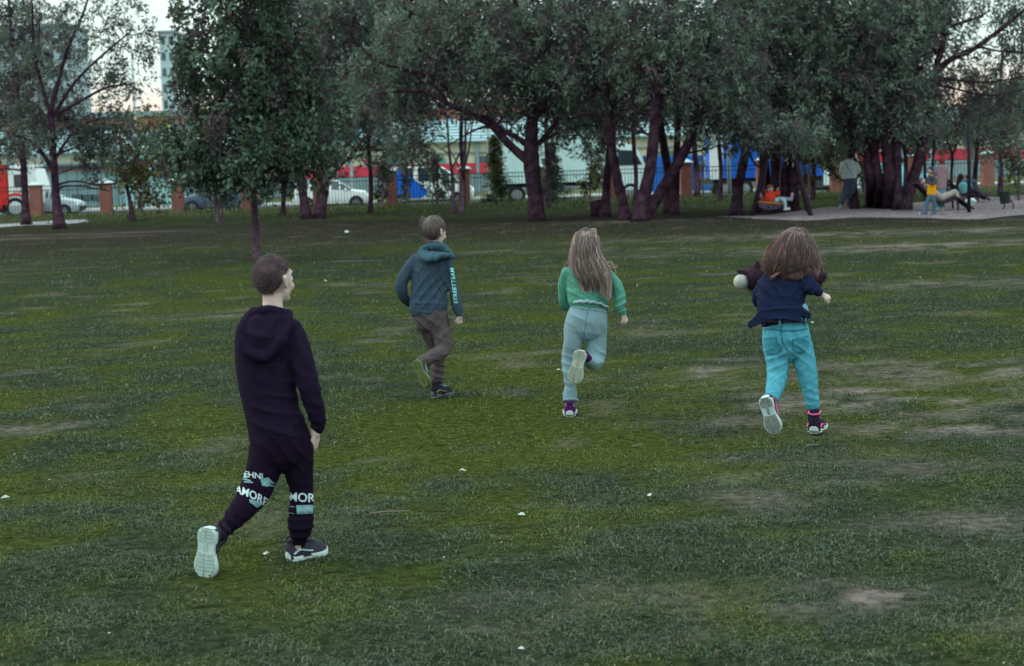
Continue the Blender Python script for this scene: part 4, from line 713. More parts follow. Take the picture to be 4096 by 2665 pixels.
# ================================================================== the four children
mskin = mat('skin', (.63, .46, .42), .5, nscale=40, var=.05, bump=.15, bscale=300, sub=.18)
meye = mat('eye_white', (.7, .7, .7), .2)
class Kid:
    def __init__(s, label, x0, y0, sc, z0, base):
        s.x0, s.y0, s.sc, s.z0 = x0, y0, sc, z0; s.u = z0 / FPX / sc; b = s.K(*base); s.root = empty('person', (b[0], b[1], 0), label, 'person'); s.body = MB()
    def K(s, x, y, dz=0.0): return P(s.x0 + x / s.sc, s.y0 + y / s.sc, s.z0 + dz)
    def chain(s, mb, pts, dep=.9, body=.68, n=14, k=4):
        W_ = [s.K(x, y, d) for x, y, d, r in pts]; ra = np.array([r * s.u for *_, r in pts]); rb = np.array(dep) if np.ndim(dep) else ra * dep
        if mb is not None: mb.cap(W_, ra, rb, n=n, k=k)
        if body: s.body.cap(W_, ra * body, rb * body, n=10, k=k)
    def cloth(s, name, mb, m, specs, voxel=.0075, sm=4, base=.0018, seed=0):
        me = union(mb, voxel, sm); sp = [(s.K(*c), R_, nrm(np.array(ax)), wl, amp) for c, R_, ax, wl, amp in specs]; fold(me, sp, base, seed); V = verts(me)
        bv = BVHTree.FromPolygons([Vector(v) for v in V.tolist()], [tuple(p.vertices) for p in me.polygons])
        o = place_mesh(name, me, m, s.root); return o, bv
    def decal(s, name, XY, F, bv, m, parent, off=.0022):
        """flat print or patch laid onto a cloth surface, 2D outline given in crop pixels"""
        H = []; o_ = Vector(CAM.tolist())
        for x, y in XY:
            d = Vector((s.K(x, y) - CAM).tolist()).normalized(); h = bv.ray_cast(o_, d, 30); 
            H.append((h[0] + h[1] * off * (1 if h[1].dot(d) < 0 else -1)) if h[0] is not None and abs(h[1].dot(d)) > .12 else None)
        ok = [f for f in F if all(H[i] is not None for i in f)]; ok = [f for f in ok if max((H[f[i]] - H[f[i - 1]]).length for i in range(len(f))) < .05]
        if not ok: return
        V = [(h if h is not None else Vector(s.root.location)) for h in H]; me = bpy.data.meshes.new(name); w = Vector(worg(parent).tolist())
        me.from_pydata([tuple(v - w) for v in V], [], ok); bm = bmesh.new(); bm.from_mesh(me); bmesh.ops.delete(bm, geom=[v for v in bm.verts if not v.link_faces], context='VERTS'); bm.to_mesh(me); bm.free()
        return link_mesh(name, me, m, parent, True)
    def line(s, name, pts, w, bv, m, parent, off=.0022, k=5):
        A = crom(np.array(pts, float), k); t = nrm(np.gradient(A, axis=0)); nn = np.column_stack([-t[:, 1], t[:, 0]]) * w / 2; XY = np.concatenate([A + nn, A - nn]); n = len(A)
        return s.decal(name, XY, [(i, i + 1, n + i + 1, n + i) for i in range(n - 1)], bv, m, parent, off)
    def poly(s, name, pts, bv, m, parent, off=.003, sub=8):
        bm = bmesh.new(); bm.faces.new([bm.verts.new((x, y, 0)) for x, y in pts]); bmesh.ops.triangulate(bm, faces=bm.faces[:])
        for _ in range(5):
            es = [e for e in bm.edges if e.calc_length() > sub]
            if not es: break
            bmesh.ops.subdivide_edges(bm, edges=es, cuts=1); bmesh.ops.triangulate(bm, faces=bm.faces[:])
        bm.verts.index_update(); XY = [(v.co.x, v.co.y) for v in bm.verts]; F = [tuple(v.index for v in f.verts) for f in bm.faces]; bm.free(); return s.decal(name, XY, F, bv, m, parent, off)
    def text(s, name, body, size, fn, bv, m, parent, off=.0025, **k):
        me = text_mesh(body, size, sub=size * .16, **k); V = verts(me)[:, :2]; F = [tuple(p.vertices) for p in me.polygons]; XY = [fn(a, b) for a, b in V]; return s.decal(name, XY, F, bv, m, parent, off)
    def finish(s, voxel=.006):
        me = union(s.body, voxel, 3); o = place_mesh('body', me, mskin, s.root); return o
    def prism(s, mb, pts, d0, d1):
        n = len(pts); mb.add([s.K(x, y, d0 + (q[0] if q else 0)) for x, y, *q in pts] + [s.K(x, y, d1 + (q[0] if q else 0)) for x, y, *q in pts], [tuple(range(n)), tuple(range(2 * n - 1, n - 1, -1))] + [(i, (i + 1) % n, n + (i + 1) % n, n + i) for i in range(n)])
def head(mb, c, fwd, up=(0, 0, 1), k=1.0):
    R = frame(fwd, up); q = lambda x, y, z: c + R @ (np.array([x, y, z]) * k)
    def e(x, y, z, a, b, d, ry=0, rz=0): mb.ell(q(x, y, z), np.array([a, b, d]) * k, R @ rotm(ry=ry, rz=rz), nu=20, nv=14)
    e(-.008, 0, .020, .092, .073, .088); e(.034, 0, -.045, .052, .050, .058); e(.042, 0, -.005, .048, .058, .070); e(.060, 0, -.086, .024, .030, .020)
    e(.070, .028, -.035, .022, .022, .024); e(.070, -.028, -.035, .022, .022, .024); e(.072, 0, .028, .018, .05, .018); e(.088, 0, -.026, .013, .010, .017, .5); e(.080, 0, -.058, .009, .022, .006); e(.079, 0, -.068, .009, .019, .006)
    for s in (1, -1): e(-.006, s * .077, -.012, .017, .0070, .027, -.25, -s * .45); e(-.012, s * .080, .004, .014, .008, .016, 0, -s * .5); e(.0, s * .074, -.034, .008, .008, .010)
    return R, q
def hair_cap(c, R, k, m, par, thick=1.075, name='hair', front=.1, nape=.45, lump=.012):
    nu, nv = 48, 32; V = []; mb = MB(); mb.ell((0, 0, 0), (1, 1, 1), nu=nu, nv=nv); d = mb.V[0]
    h = d[:, 2] - .5625 * d[:, 0] + nape * np.maximum(0, -d[:, 0] + .12) - front - .03 * np.sin(d[:, 1] * 9); w = np.clip(h * 7 + .5, 0, 1); w = w * w * (3 - 2 * w)
    f = .90 + (thick - .90) * w + lump * n3(d, 6, 3) * w; V = (d * np.array([.092, .073, .088]) * f[:, None] + np.array([-.008, 0, .020])) * k; mb.V[0] = c + V @ R.T
    o = mb.build(name, m, par, smooth=True); return o, c + V @ R.T, (d @ R.T), w
def strands(name, paths, w, m, par, taper=True, lock=None):
    """thin three-sided strands"""
    Pn = np.asarray(paths, float); n, k, _ = Pn.shape; t = nrm(np.gradient(Pn, axis=1)); a = nrm(np.cross(t, np.array([.3, .9, .2]))); b = np.cross(t, a)
    r = (w * (0.7 + .6 * rng.random((n, 1))) * (np.linspace(1, .25, k)[None] if taper else 1))[..., None]
    V = np.stack([Pn + a * r, Pn - a * r * .5 + b * r * .87, Pn - a * r * .5 - b * r * .87], 2).reshape(-1, 3)
    i = (np.arange(n)[:, None, None] * k + np.arange(k - 1)[None, :, None]) * 3; j = np.arange(3)[None, None]; F = np.stack([i + j, i + (j + 1) % 3, i + 3 + (j + 1) % 3, i + 3 + j], -1).reshape(-1)
    me = np_mesh(name, V - worg(par), F, 4); tn = np.repeat((.32 + 1.5 * rng.random(n) ** 2.2) * (1 if lock is None else lock), k * 3)[:, None] * np.array([1, 1, 1]); 
    color_attr(me, tn); return link_mesh(name, me, m, par, True)
def fuzz_paths(V, N, n, L, comb, seed=1, k=3, wob=.3):
    r = np.random.default_rng(seed); i = r.integers(0, len(V), n); p = V[i] + r.normal(size=(n, 3)) * .0025; d = nrm(N[i] * .9 + np.asarray(comb) + r.normal(size=(n, 3)) * wob); t = np.linspace(0, 1, k)[None, :, None]; l = L * (.5 + r.random((n, 1, 1)))
    return p[:, None] + d[:, None] * t * l + np.array([0, 0, -.25]) * l * t * t
def hand(mb, wrist, d, palm, thumb, L=.135, curl=.5, spread=.10):
    X = nrm(d); Z = nrm(np.asarray(palm) - X * (np.asarray(palm) @ X)); Y = np.cross(Z, X); Y = Y * (1 if Y @ np.asarray(thumb) > 0 else -1); f = L / .15
    q = lambda x, y, z: wrist + (X * x + Y * y + Z * z) * f
    mb.cap([q(-.03, 0, 0), q(.0, 0, 0), q(.035, .0, 0), q(.068, 0, .002)], [.020 * f, .021 * f, .031 * f, .032 * f], [.017 * f, .014 * f, .012 * f, .010 * f], n=12, ref=Y, k=3)
    for y, l in ((.024, .062), (.009, .070), (-.007, .066), (-.022, .052)):
        p = np.array([.068, y, .0]); a = 0.25 * curl; pts = [q(.045, y * .9, 0), q(*p)]
        for j, seg in enumerate((.45, .32, .25)):
            a += curl * (.95, 1.05, .7)[j]; p = p + l * seg * np.array([math.cos(a), y * spread * 6 * .12 * math.cos(a) + 0, math.sin(a)]); pts.append(q(*p))
        mb.cap(pts, np.array([.0080, .0078, .0072, .0066, .0058]) * f, n=8, k=2)
    mb.cap([q(.01, .018, .004), q(.035, .036, .010), q(.058, .040, .018 + .01 * curl), q(.076, .034, .024 + .016 * curl)], np.array([.012, .0098, .0085, .007]) * f, n=8, k=2)
def shoe(kid, heel, toe, up, L, Wd, m_up, m_sole, m_tread, name='shoe', collar=None, panel=None, high=1.0, lace=None):
    R = frame(toe, up); h = np.asarray(heel, float); q = lambda x, y, z: h + R @ np.array([x * L, y * Wd / 2, z])
    st = [(0, .25, .05), (.02, .52, .02), (.08, .76, .005), (.2, .82, 0), (.38, .72, 0), (.52, .78, 0), (.66, .95, 0), (.78, 1.0, .003), (.88, .86, .010), (.95, .62, .017), (1.0, .25, .024)]
    A = crom(st, 3); n = len(A); top, bot = .022, 0.0
    sole = MB(); V = []
    for x, w, z in A:
        z = z * .4
        V += [q(x, -w, z), q(x, w, z), q(x, w * 1.04, z + .012), q(x, w, top + z), q(x, -w, top + z), q(x, -w * 1.04, z + .012)]
    F = [(i * 6 + j, i * 6 + (j + 1) % 6, i * 6 + 6 + (j + 1) % 6, i * 6 + 6 + j) for i in range(n - 1) for j in range(6)] + [tuple(range(6)), tuple(range(n * 6 - 1, n * 6 - 7, -1))]
    up_ = MB(); sec = [(.02, .66, .052), (.06, .78, .084 * high), (.15, .84, .095 * high), (.28, .82, .094 * high), (.40, .80, .084), (.52, .84, .072), (.66, .98, .064), (.80, 1.0, .056), (.90, .84, .047), (.97, .50, .034)]
    B = crom(sec, 3); nn = 14; U = []
    for x, w, z in B:
        for j in range(nn):
            a = 2 * math.pi * j / nn; cy, cz = math.cos(a), math.sin(a); U.append(q(x, cy * w * .97 * (1 - .22 * max(0, cz)), top * .6 + (z - top * .6 + .008) * max(cz, -.15) ** (1.0) if cz > 0 else top * .6 + .010 * cz))
    UF = [(i * nn + j, i * nn + (j + 1) % nn, (i + 1) * nn + (j + 1) % nn, (i + 1) * nn + j) for i in range(len(B) - 1) for j in range(nn)] + [tuple(range(nn)), tuple(range(len(B) * nn - 1, len(B) * nn - nn - 1, -1))]
    up_.add(U, UF); o = up_.build(name, m_up, kid.root, smooth=True)
    sole.add(V, F); sole.build('sole', m_sole, o, smooth=False)
    tr = MB()
    for x, wf in ((.05, .5), (.11, .68), (.17, .74), (.24, .72), (.52, .70), (.59, .80), (.66, .86), (.73, .9), (.80, .88), (.87, .74), (.93, .5)):
        for s in (-1, 1): tr.box(q(x, s * wf * .5, -.0015), (L * .052, Wd / 2 * wf * .88, .006), R @ rotm(rz=s * .14))
    tr.box(q(.38, 0, -.001), (L * .16, Wd * .16, .004), R)
    tr.build('tread', m_tread, o)
    rim = MB(); pts = [q(x, y, z) for x, y, z in ((.03, 0, .090 * high), (.07, .55, .094 * high), (.18, .68, .100 * high), (.32, .58, .098 * high), (.42, 0, .092), (.32, -.58, .098 * high), (.18, -.68, .100 * high), (.07, -.55, .094 * high), (.03, 0, .090 * high))]
    rim.tube(crom(pts, 4), .0052, n=7, ref=(0, 0, 1), caps=False).build('collar', collar or m_up, o, smooth=True)
    lc = MB()
    for x in (.44, .51, .58, .65): zz = np.interp(x, [s_[0] for s_ in sec], [s_[2] for s_ in sec]) + .010; lc.tube(crom([q(x, -.42, zz - .010), q(x + .01, 0, zz), q(x, .42, zz - .010)], 3), .0032, n=5)
    lc.build('laces', lace or m_sole, o)
    if panel is not None:
        for s in (-1, 1):
            pn = MB(); pn.tube(crom([q(.08, s * .78, .034), q(.22, s * .80, .050), (q(.4, s * .74, .040)), q(.55, s * .80, .034)], 4), .0055, .004, n=6); pn.build('side_stripe', panel, o, smooth=True)
    return o
def fmat(n, c, **k):
    a = dict(rough=.95, nscale=45, var=.13, bump=.7, bscale=260, sheen=0, spec=.08); a.update(k); return mat(n, c, **a)
msole = mat('sole_white', (.56, .66, .63), .6, nscale=50, var=.06, bump=.3, bscale=150); mtread = mat('tread_grey', (.38, .44, .40), .8, nscale=60, var=.12)
# ------------------------------------------------------------------ boy in black
A = Kid('boy in black hooded sweatshirt and lettered joggers walking away at the front', 700, 950, 1.1067, 7.74, (500, 1420)); K = A.K
mb_ = MB()
tor = [(425, 335, 0, 62), (420, 365, 0, 118), (412, 430, 0, 146), (402, 530, 0, 139), (408, 640, 0, 130), (428, 760, 0, 124), (450, 845, 0, 130), (462, 893, 0, 133)]
A.chain(mb_, tor, dep=np.array([.05, .075, .095, .10, .10, .10, .105, .105]), body=.72, n=22)
A.chain(mb_, [(515, 405, 0, 52), (540, 480, -.02, 60), (566, 570, -.04, 58), (590, 655, -.05, 52), (612, 730, -.04, 46), (630, 795, -.02, 40), (634, 848, .0, 30)], body=.6)
A.chain(mb_, [(318, 410, 0, 50), (312, 520, .08, 46), (345, 640, .2, 42), (385, 690, .3, 34), (400, 700, .34, 28)], body=.6)
mblack = fmat('black_fleece', (.0150, .0085, .0240), sheen=.25)
hoodA, bvA = A.cloth('hoodie', mb_, mblack, [((500, 620, -.08), .16, (.6, 0, .8), .045, .010), ((420, 800, -.08), .16, (.3, 0, 1), .055, .008), ((590, 650, -.06), .10, (.2, 0, 1), .035, .009), ((480, 500, -.08), .14, (1, 0, .5), .06, .007), ((340, 480, -.05), .10, (.7, 0, .7), .05, .006), ((620, 800, -.02), .07, (0, 0, 1), .028, .007)], voxel=.007, seed=2)
mb_ = MB()
A.chain(mb_, [(352, 325, -.02, 24), (310, 380, -.07, 27), (300, 450, -.10, 28), (335, 510, -.12, 28), (395, 528, -.125, 28), (455, 480, -.12, 28), (490, 400, -.09, 27), (500, 335, -.03, 24)], body=0)
A.chain(mb_, [(370, 330, -.05, 26), (425, 322, -.06, 26), (480, 338, -.04, 26)], body=0)
A.chain(mb_, [(365, 370, -.08, 45), (375, 440, -.105, 62), (400, 480, -.11, 50)], body=0, dep=.5)
A.chain(mb_, [(440, 360, -.075, 45), (430, 430, -.10, 52)], body=0, dep=.5)
A.cloth('hood', mb_, mblack, [((380, 430, -.12), .12, (.5, 0, .85), .07, .005), ((440, 400, -.1), .10, (1, 0, -.6), .06, .004)], voxel=.006, sm=3, seed=3)
A.line('cuff_seam', [(608, 822), (640, 832), (664, 820)], 4, bvA, fmat('black_rib', (.014, .010, .02)), hoodA); A.line('hem_seam', [(325, 860), (400, 868), (500, 866), (598, 838)], 4, bvA, MATS['black_rib'], hoodA); A.line('sleeve_seam', [(520, 372), (497, 440), (488, 520), (505, 600)], 4, bvA, MATS['black_rib'], hoodA)
mb_ = MB()
A.chain(mb_, [(462, 860, 0, 128), (468, 905, 0, 136), (470, 945, 0, 138)], dep=np.array([.10, .105, .105]), body=.8, n=22)
A.chain(mb_, [(402, 935, 0, 76), (395, 1010, -.02, 78), (375, 1075, -.03, 76), (350, 1130, -.05, 74), (312, 1185, -.09, 62), (262, 1245, -.14, 50), (222, 1290, -.18, 38)], body=.62)
A.chain(mb_, [(545, 935, 0, 70), (548, 1030, .01, 66), (560, 1120, .02, 55), (560, 1200, .01, 57), (555, 1275, 0, 58), (552, 1312, 0, 48), (551, 1334, .01, 36)], body=.6)
mpants = fmat('black_jersey', (.0105, .0050, .0155), sheen=.2)
pA, bvP = A.cloth('joggers', mb_, mpants, [((360, 1110, -.08), .12, (.5, 0, .85), .04, .009), ((230, 1280, -.18), .09, (.7, 0, .7), .028, .008), ((555, 1290, -.03), .09, (0, 0, 1), .030, .011), ((480, 970, -.08), .12, (.8, 0, .6), .045, .008), ((560, 1150, -.03), .09, (.2, 0, 1), .05, .005)], voxel=.0065, seed=4)
mprint = mat('white_print', (.52, .64, .68), .7, nscale=80, var=.06); mprint2 = mat('teal_grey_print', (.17, .30, .32), .8, nscale=90, var=.3)
A.text('lettering', 'AMORE', 56, lambda a, b: (556 + a * .92, 1153 - b * .98 + a * .06), bvP, mprint, pA, offset=.8, shear=.0)
A.poly('print_block', [(538, 1186), (612, 1184), (608, 1222), (540, 1224)], bvP, mprint2, pA)
for y0_, x0_ in ((1190, 500), (1218, 502)): A.line('print_stripe', [(x0_, y0_), (530, y0_ + 4)], 4, bvP, mprint2, pA)
A.text('lettering', 'AMORE', 52, lambda a, b: (338 + a * .86 * .92 + b * .18, 1140 - b * .95 + a * .38 * .9 + a * a * .0010), bvP, mprint, pA, offset=.8)
A.poly('print_block', [(328, 1160), (378, 1172), (384, 1182), (362, 1196), (330, 1172)], bvP, mprint2, pA); A.poly('print_block', [(250, 1140), (272, 1120), (276, 1126), (258, 1146)], bvP, mprint2, pA)
A.text('lettering', 'EHNI', 42, lambda a, b: (348 + a * .9, 1054 - b * .9 + a * .12), bvP, mprint, pA, offset=.6)
A.poly('print_block', [(378, 1070), (412, 1062), (430, 1080), (410, 1104), (384, 1100)], bvP, mprint2, pA)
for q_ in ([(302, 1070), (335, 1078)], [(306, 1082), (345, 1086)], [(420, 1084), (440, 1088)], [(414, 1096), (438, 1102)], [(300, 1060), (320, 1066)]): A.line('print_stripe', q_, 6, bvP, mprint2, pA)
A.line('leg_seam', [(480, 985), (500, 1040), (512, 1110), (506, 1200), (502, 1270)], 3, bvP, MATS['black_rib'], pA)
cA = K(436, 187); fA = np.array([math.sin(.60), math.cos(.60), .02]); RA, qA = head(A.body, cA, fA, (0, .06, 1), 1.0)
A.chain(None, [(430, 240, .0, 44), (432, 290, .0, 45), (430, 345, 0, 56)], body=1.0, dep=1.05)
A.chain(None, [(628, 830, 0, 24), (622, 868, .0, 24)], body=1, dep=.8); hand(A.body, K(624, 872, 0), np.array([-.25, .1, -1]), np.array([-.8, .6, 0]), np.array([.2, .9, 0]), L=.135, curl=.42)
A.chain(None, [(215, 1295, -.18, 30), (185, 1320, -.20, 30)], body=1); A.chain(None, [(550, 1335, 0, 26), (543, 1385, .028, 22)], body=1)
A.finish(.0055)
mhA = mat('brown_short_hair', (.040, .020, .030), .85, nscale=22, col2=(.10, .065, .070), bump=.5, bscale=500, spec=.15); mstr = mat('brown_hair_strand', (.13, .088, .085), .5, nscale=10, attr='tint', spec=.5)
hA, Vc, Nc, wc = hair_cap(cA, RA, 1.0, mhA, A.root, 1.03, nape=1.35, front=-.02, lump=.004); sel = wc > .5
strands('hair_fuzz', fuzz_paths(Vc[sel], Nc[sel], 3600, .006, (0, 0, -.5), 3), .0007, mstr, hA)
for s in (-1, 1): MB().ell(qA(.078, s * .030, -.004), .011, nu=10, nv=8).build('eye', meye, A.root, smooth=True)
mshA = fmat('charcoal_knit', (.045, .040, .062)); mslA = mat('pale_rubber', (.50, .60, .57), .7, nscale=60, var=.08, bump=.3, bscale=120); mtA = mat('tread_sage', (.40, .50, .46), .8, nscale=60, var=.1)
shoe(A, K(141, 1285, -.27), nrm(K(129, 1490, -.25) - K(141, 1285, -.27)), nrm([.42, .9, .0]), .224, .112, mshA, mslA, mtA, lace=mshA)
shoe(A, G(1155, 2244) + [0, -.035, .006], np.array([.80, .58, .04]), (0, 0, 1), .200, .095, mshA, msole, mtread, lace=mshA, panel=mat('reflective_tab', (.4, .55, .55), .5))
A.chain(sk := MB(), [(550, 1340, .01, 31), (544, 1375, .030, 27), (542, 1396, .045, 24)], body=0); sk.build('sock', fmat('black_sock', (.02, .015, .025)), A.root, smooth=True)
A.chain(sk := MB(), [(222, 1290, -.18, 34), (190, 1318, -.20, 36)], body=0); sk.build('sock', MATS['black_sock'], A.root, smooth=True)
# ------------------------------------------------------------------ boy in the blue hoodie
B = Kid('boy in slate blue hooded sweatshirt and brown trousers running, second from the left', 1500, 820, 1.9356, 13.21, (490, 1490)); K = B.K
mb_ = MB()
B.chain(mb_, [(458, 320, 0, 62), (455, 355, 0, 112), (448, 420, 0, 142), (430, 520, 0, 142), (420, 620, 0, 140), (416, 710, 0, 144), (414, 780, 0, 148), (413, 815, 0, 146)], dep=np.array([.05, .07, .09, .095, .095, .10, .105, .10]), n=22, body=.7)
B.chain(mb_, [(320, 425, 0, 48), (255, 500, .0, 50), (215, 580, .0, 50), (205, 650, .01, 47), (225, 715, .06, 42), (268, 758, .14, 36), (300, 770, .2, 30)], body=.6)
B.chain(mb_, [(560, 460, 0, 50), (580, 540, 0, 48), (598, 620, .0, 42), (618, 700, -.01, 38), (634, 765, 0, 42), (640, 805, 0, 40), (655, 852, 0, 26)], body=.6)
mblue = fmat('slate_blue_fleece', (.048, .076, .112), sheen=.2)
hB, bvB = B.cloth('hoodie', mb_, mblue, [((430, 620, -.09), .16, (.75, 0, -.65), .05, .010), ((540, 560, -.07), .11, (1, 0, .25), .045, .011), ((300, 500, -.05), .10, (.8, 0, .5), .045, .009), ((230, 700, 0), .09, (.5, 0, 1), .032, .009), ((640, 800, 0), .07, (0, 0, 1), .028, .010), ((420, 800, -.1), .12, (.15, 0, 1), .045, .006)], voxel=.0075, seed=5)
mb_ = MB()
B.chain(mb_, [(345, 352, -.05, 24), (390, 392, -.10, 52), (440, 405, -.125, 66), (510, 395, -.12, 55), (575, 395, -.09, 34), (615, 410, -.05, 18)], body=0, dep=.55)
B.chain(mb_, [(372, 345, -.03, 34), (420, 325, -.06, 36), (480, 322, -.06, 38), (540, 345, -.03, 42), (585, 385, -.03, 30)], body=0, dep=.8)
hoB, bvHo = B.cloth('hood', mb_, fmat('slate_blue_hood', (.052, .102, .132), sheen=.25), [((450, 390, -.12), .12, (.9, 0, .45), .05, .008)], voxel=.0065, sm=3, seed=6)
for q_ in ([(468, 350), (450, 390), (436, 440)], [(545, 360), (520, 400), (505, 440)], [(335, 355), (400, 345), (470, 350), (545, 362), (615, 410)]): B.line('hood_seam', q_, 3.5, bvHo, fmat('dark_slate_seam', (.035, .06, .085)), hoB)
B.line('hem_seam', [(272, 797), (350, 806), (450, 806), (558, 804)], 4, bvB, MATS['dark_slate_seam'], hB); B.line('side_seam', [(528, 660), (526, 720), (536, 790)], 3, bvB, MATS['dark_slate_seam'], hB)
mlet = mat('mint_print', (.32, .78, .70), .6, nscale=80, var=.08)
def fB(a, b):   # letters stand along the sleeve, reading upwards
    t = (a + 165) / 330; y = 786 - t * 322; x = 634 - 38 * t + 14 * math.sin(t * 3.14) * .3 + (-b) * -.0; return (x - b * .95 * -1 * -1 + 0, y + b * -.10)
B.text('lettering', 'STREETTEAM', 42, lambda a, b: (lambda t: (632 - 40 * t + b * -.92, 625 - a * 1.0 - b * .08))((a + 165) / 330), bvB, mlet, hB, offset=1.2, spacing=1.16)
mb_ = MB()
B.chain(mb_, [(425, 815, 0, 128), (432, 860, 0, 132), (440, 905, 0, 130)], dep=np.array([.09, .095, .09]), n=22, body=.8)
B.chain(mb_, [(385, 900, .01, 74), (425, 1000, .05, 68), (462, 1085, .08, 60), (482, 1150, .06, 54), (490, 1230, .02, 53), (488, 1320, 0, 50), (488, 1395, 0, 45), (488, 1422, 0, 44)], body=.58)
B.chain(mb_, [(495, 905, 0, 84), (515, 1000, -.01, 78), (530, 1075, -.03, 70), (528, 1125, -.04, 62), (470, 1163, -.13, 56), (410, 1192, -.18, 50), (362, 1210, -.22, 50)], body=.58)
mbr = fmat('brown_twill', (.094, .074, .078), sheen=.1)
pB, bvPB = B.cloth('trousers', mb_, mbr, [((440, 1180, -.2), .13, (.9, 0, .3), .04, .010), ((540, 1110, -.08), .10, (.6, 0, .9), .035, .010), ((380, 930, -.06), .12, (.7, 0, .7), .045, .010), ((490, 1290, -.04), .13, (.3, 0, 1), .04, .009), ((490, 1390, -.03), .09, (-.3, 0, 1), .03, .009), ((490, 1000, -.07), .14, (.8, 0, -.5), .06, .006)], voxel=.0075, seed=7)
mst = fmat('brown_seam', (.055, .042, .046))
B.line('leg_seam', [(420, 1168), (470, 1158), (545, 1120)], 3, bvPB, mst, pB); B.line('leg_seam', [(372, 1190), (400, 1200), (414, 1250)], 3, bvPB, mst, pB); B.poly('pocket', [(555, 845), (566, 850), (582, 940), (572, 948), (552, 900)], bvPB, mst, pB)
cB = K(460, 203); fB_ = np.array([math.sin(.70), math.cos(.70), -.14]); RB, qB = head(B.body, cB, fB_, (.1, .15, 1), 1.0)
B.chain(None, [(455, 250, 0, 44), (455, 300, .01, 45), (455, 350, 0, 55)], body=1, dep=1.05); B.chain(None, [(652, 830, 0, 22), (655, 868, 0, 22)], body=1); hand(B.body, K(656, 866, 0), np.array([-.02, .15, -1]), np.array([-.5, .8, 0]), np.array([-1, .2, 0]), L=.115, curl=1.25)
B.chain(None, [(365, 1212, -.22, 30), (345, 1235, -.24, 30)], body=1); B.chain(None, [(488, 1420, 0, 28), (486, 1460, 0, 27)], body=1); B.finish()
mhB = mat('light_brown_hair', (.065, .042, .050), .7, nscale=50, col2=(.14, .10, .10), bump=.8, bscale=200, spec=.3); mstrB = mat('light_brown_strand', (.20, .14, .135), .45, nscale=10, attr='tint', spec=.6)
hBc, Vc, Nc, wc = hair_cap(cB, RB, 1.0, mhB, B.root, 1.10, nape=1.2, front=-.02); sel = np.where(wc > .55)[0]; r_ = np.random.default_rng(5); ii = r_.choice(sel, 2600)
cr_ = cB + RB @ np.array([-.05, .02, .09]); pth = []
for i in ii:
    p = Vc[i] + r_.normal(size=3) * .003; d = p - cr_; d = nrm(d - nrm(p - cB) * (d @ nrm(p - cB)) + r_.normal(size=3) * .012); L_ = .05 * (.6 + .6 * r_.random()); pts = []
    for t in np.linspace(0, 1, 6):
        q_ = p + d * L_ * t + np.array([0, 0, -.012]) * t * t; v = RB.T @ (q_ - cB) - np.array([-.008, 0, .02]); s_ = np.linalg.norm(v / np.array([.092, .073, .088])); lim = 1.10 + .05 * r_.random() * t
        q_ = cB + RB @ (v * (lim / s_) + np.array([-.008, 0, .02])); pts.append(q_)
    pth.append(pts)
for j in range(160):   # wind-blown tuft at the left of the crown
    a = K(385 + r_.normal() * 14, 128 + r_.normal() * 16, r_.normal() * .02); b = K(352 + r_.normal() * 8, 132 + r_.normal() * 22, r_.normal() * .02); m_ = (a + b) / 2 + [0, 0, .012]; pth.append(crom([a, m_, b], 3)[[0, 1, 2, 3, 4, 6]])
for j in range(90):    # flick at the nape
    a = K(400 + r_.normal() * 16, 262 + r_.normal() * 8, -.06); b = K(388 + r_.normal() * 16, 292 + r_.normal() * 6, -.055); pth.append(crom([a, (a + b) / 2 + [-.004, 0, 0], b], 3)[[0, 1, 2, 3, 4, 6]])
strands('hair_strands', pth, .0011, mstrB, hBc)
for s in (-1, 1): MB().ell(qB(.078, s * .030, -.004), .011, nu=10, nv=8).build('eye', meye, B.root, smooth=True)
mnavy = fmat('navy_mesh', (.045, .065, .11)); moli = mat('olive_rubber', (.13, .155, .060), .7, nscale=40, var=.1, bump=.3, bscale=120)
h_ = K(303, 1203, -.26); shoe(B, h_, nrm(K(396, 1400, -.27) - h_), nrm([.62, .75, .12]), .222, .105, mnavy, moli, mat('olive_tread', (.15, .17, .07), .8, nscale=50), lace=mnavy, panel=mat('grey_olive_panel', (.22, .25, .17), .7))
mdk = fmat('black_mesh', (.025, .022, .035)); shoe(B, G(1729, 1591) + [0, 0, .004], np.array([.72, .69, 0]), (0, 0, 1), .205, .085, mdk, mat('grey_rubber', (.10, .12, .13), .7), mtread, lace=mat('teal_lace', (.15, .4, .45), .7), high=1.15, panel=mat('gold_stripe', (.20, .18, .10), .5))
B.chain(sk := MB(), [(489, 1420, 0, 30), (488, 1445, .0, 29), (487, 1462, 0, 27)], body=0); sk.build('sock', fmat('turquoise_sock', (.10, .55, .58)), B.root, smooth=True)
B.chain(sk := MB(), [(362, 1212, -.22, 34), (345, 1235, -.24, 36)], body=0); sk.build('sock', mdk, B.root, smooth=True)
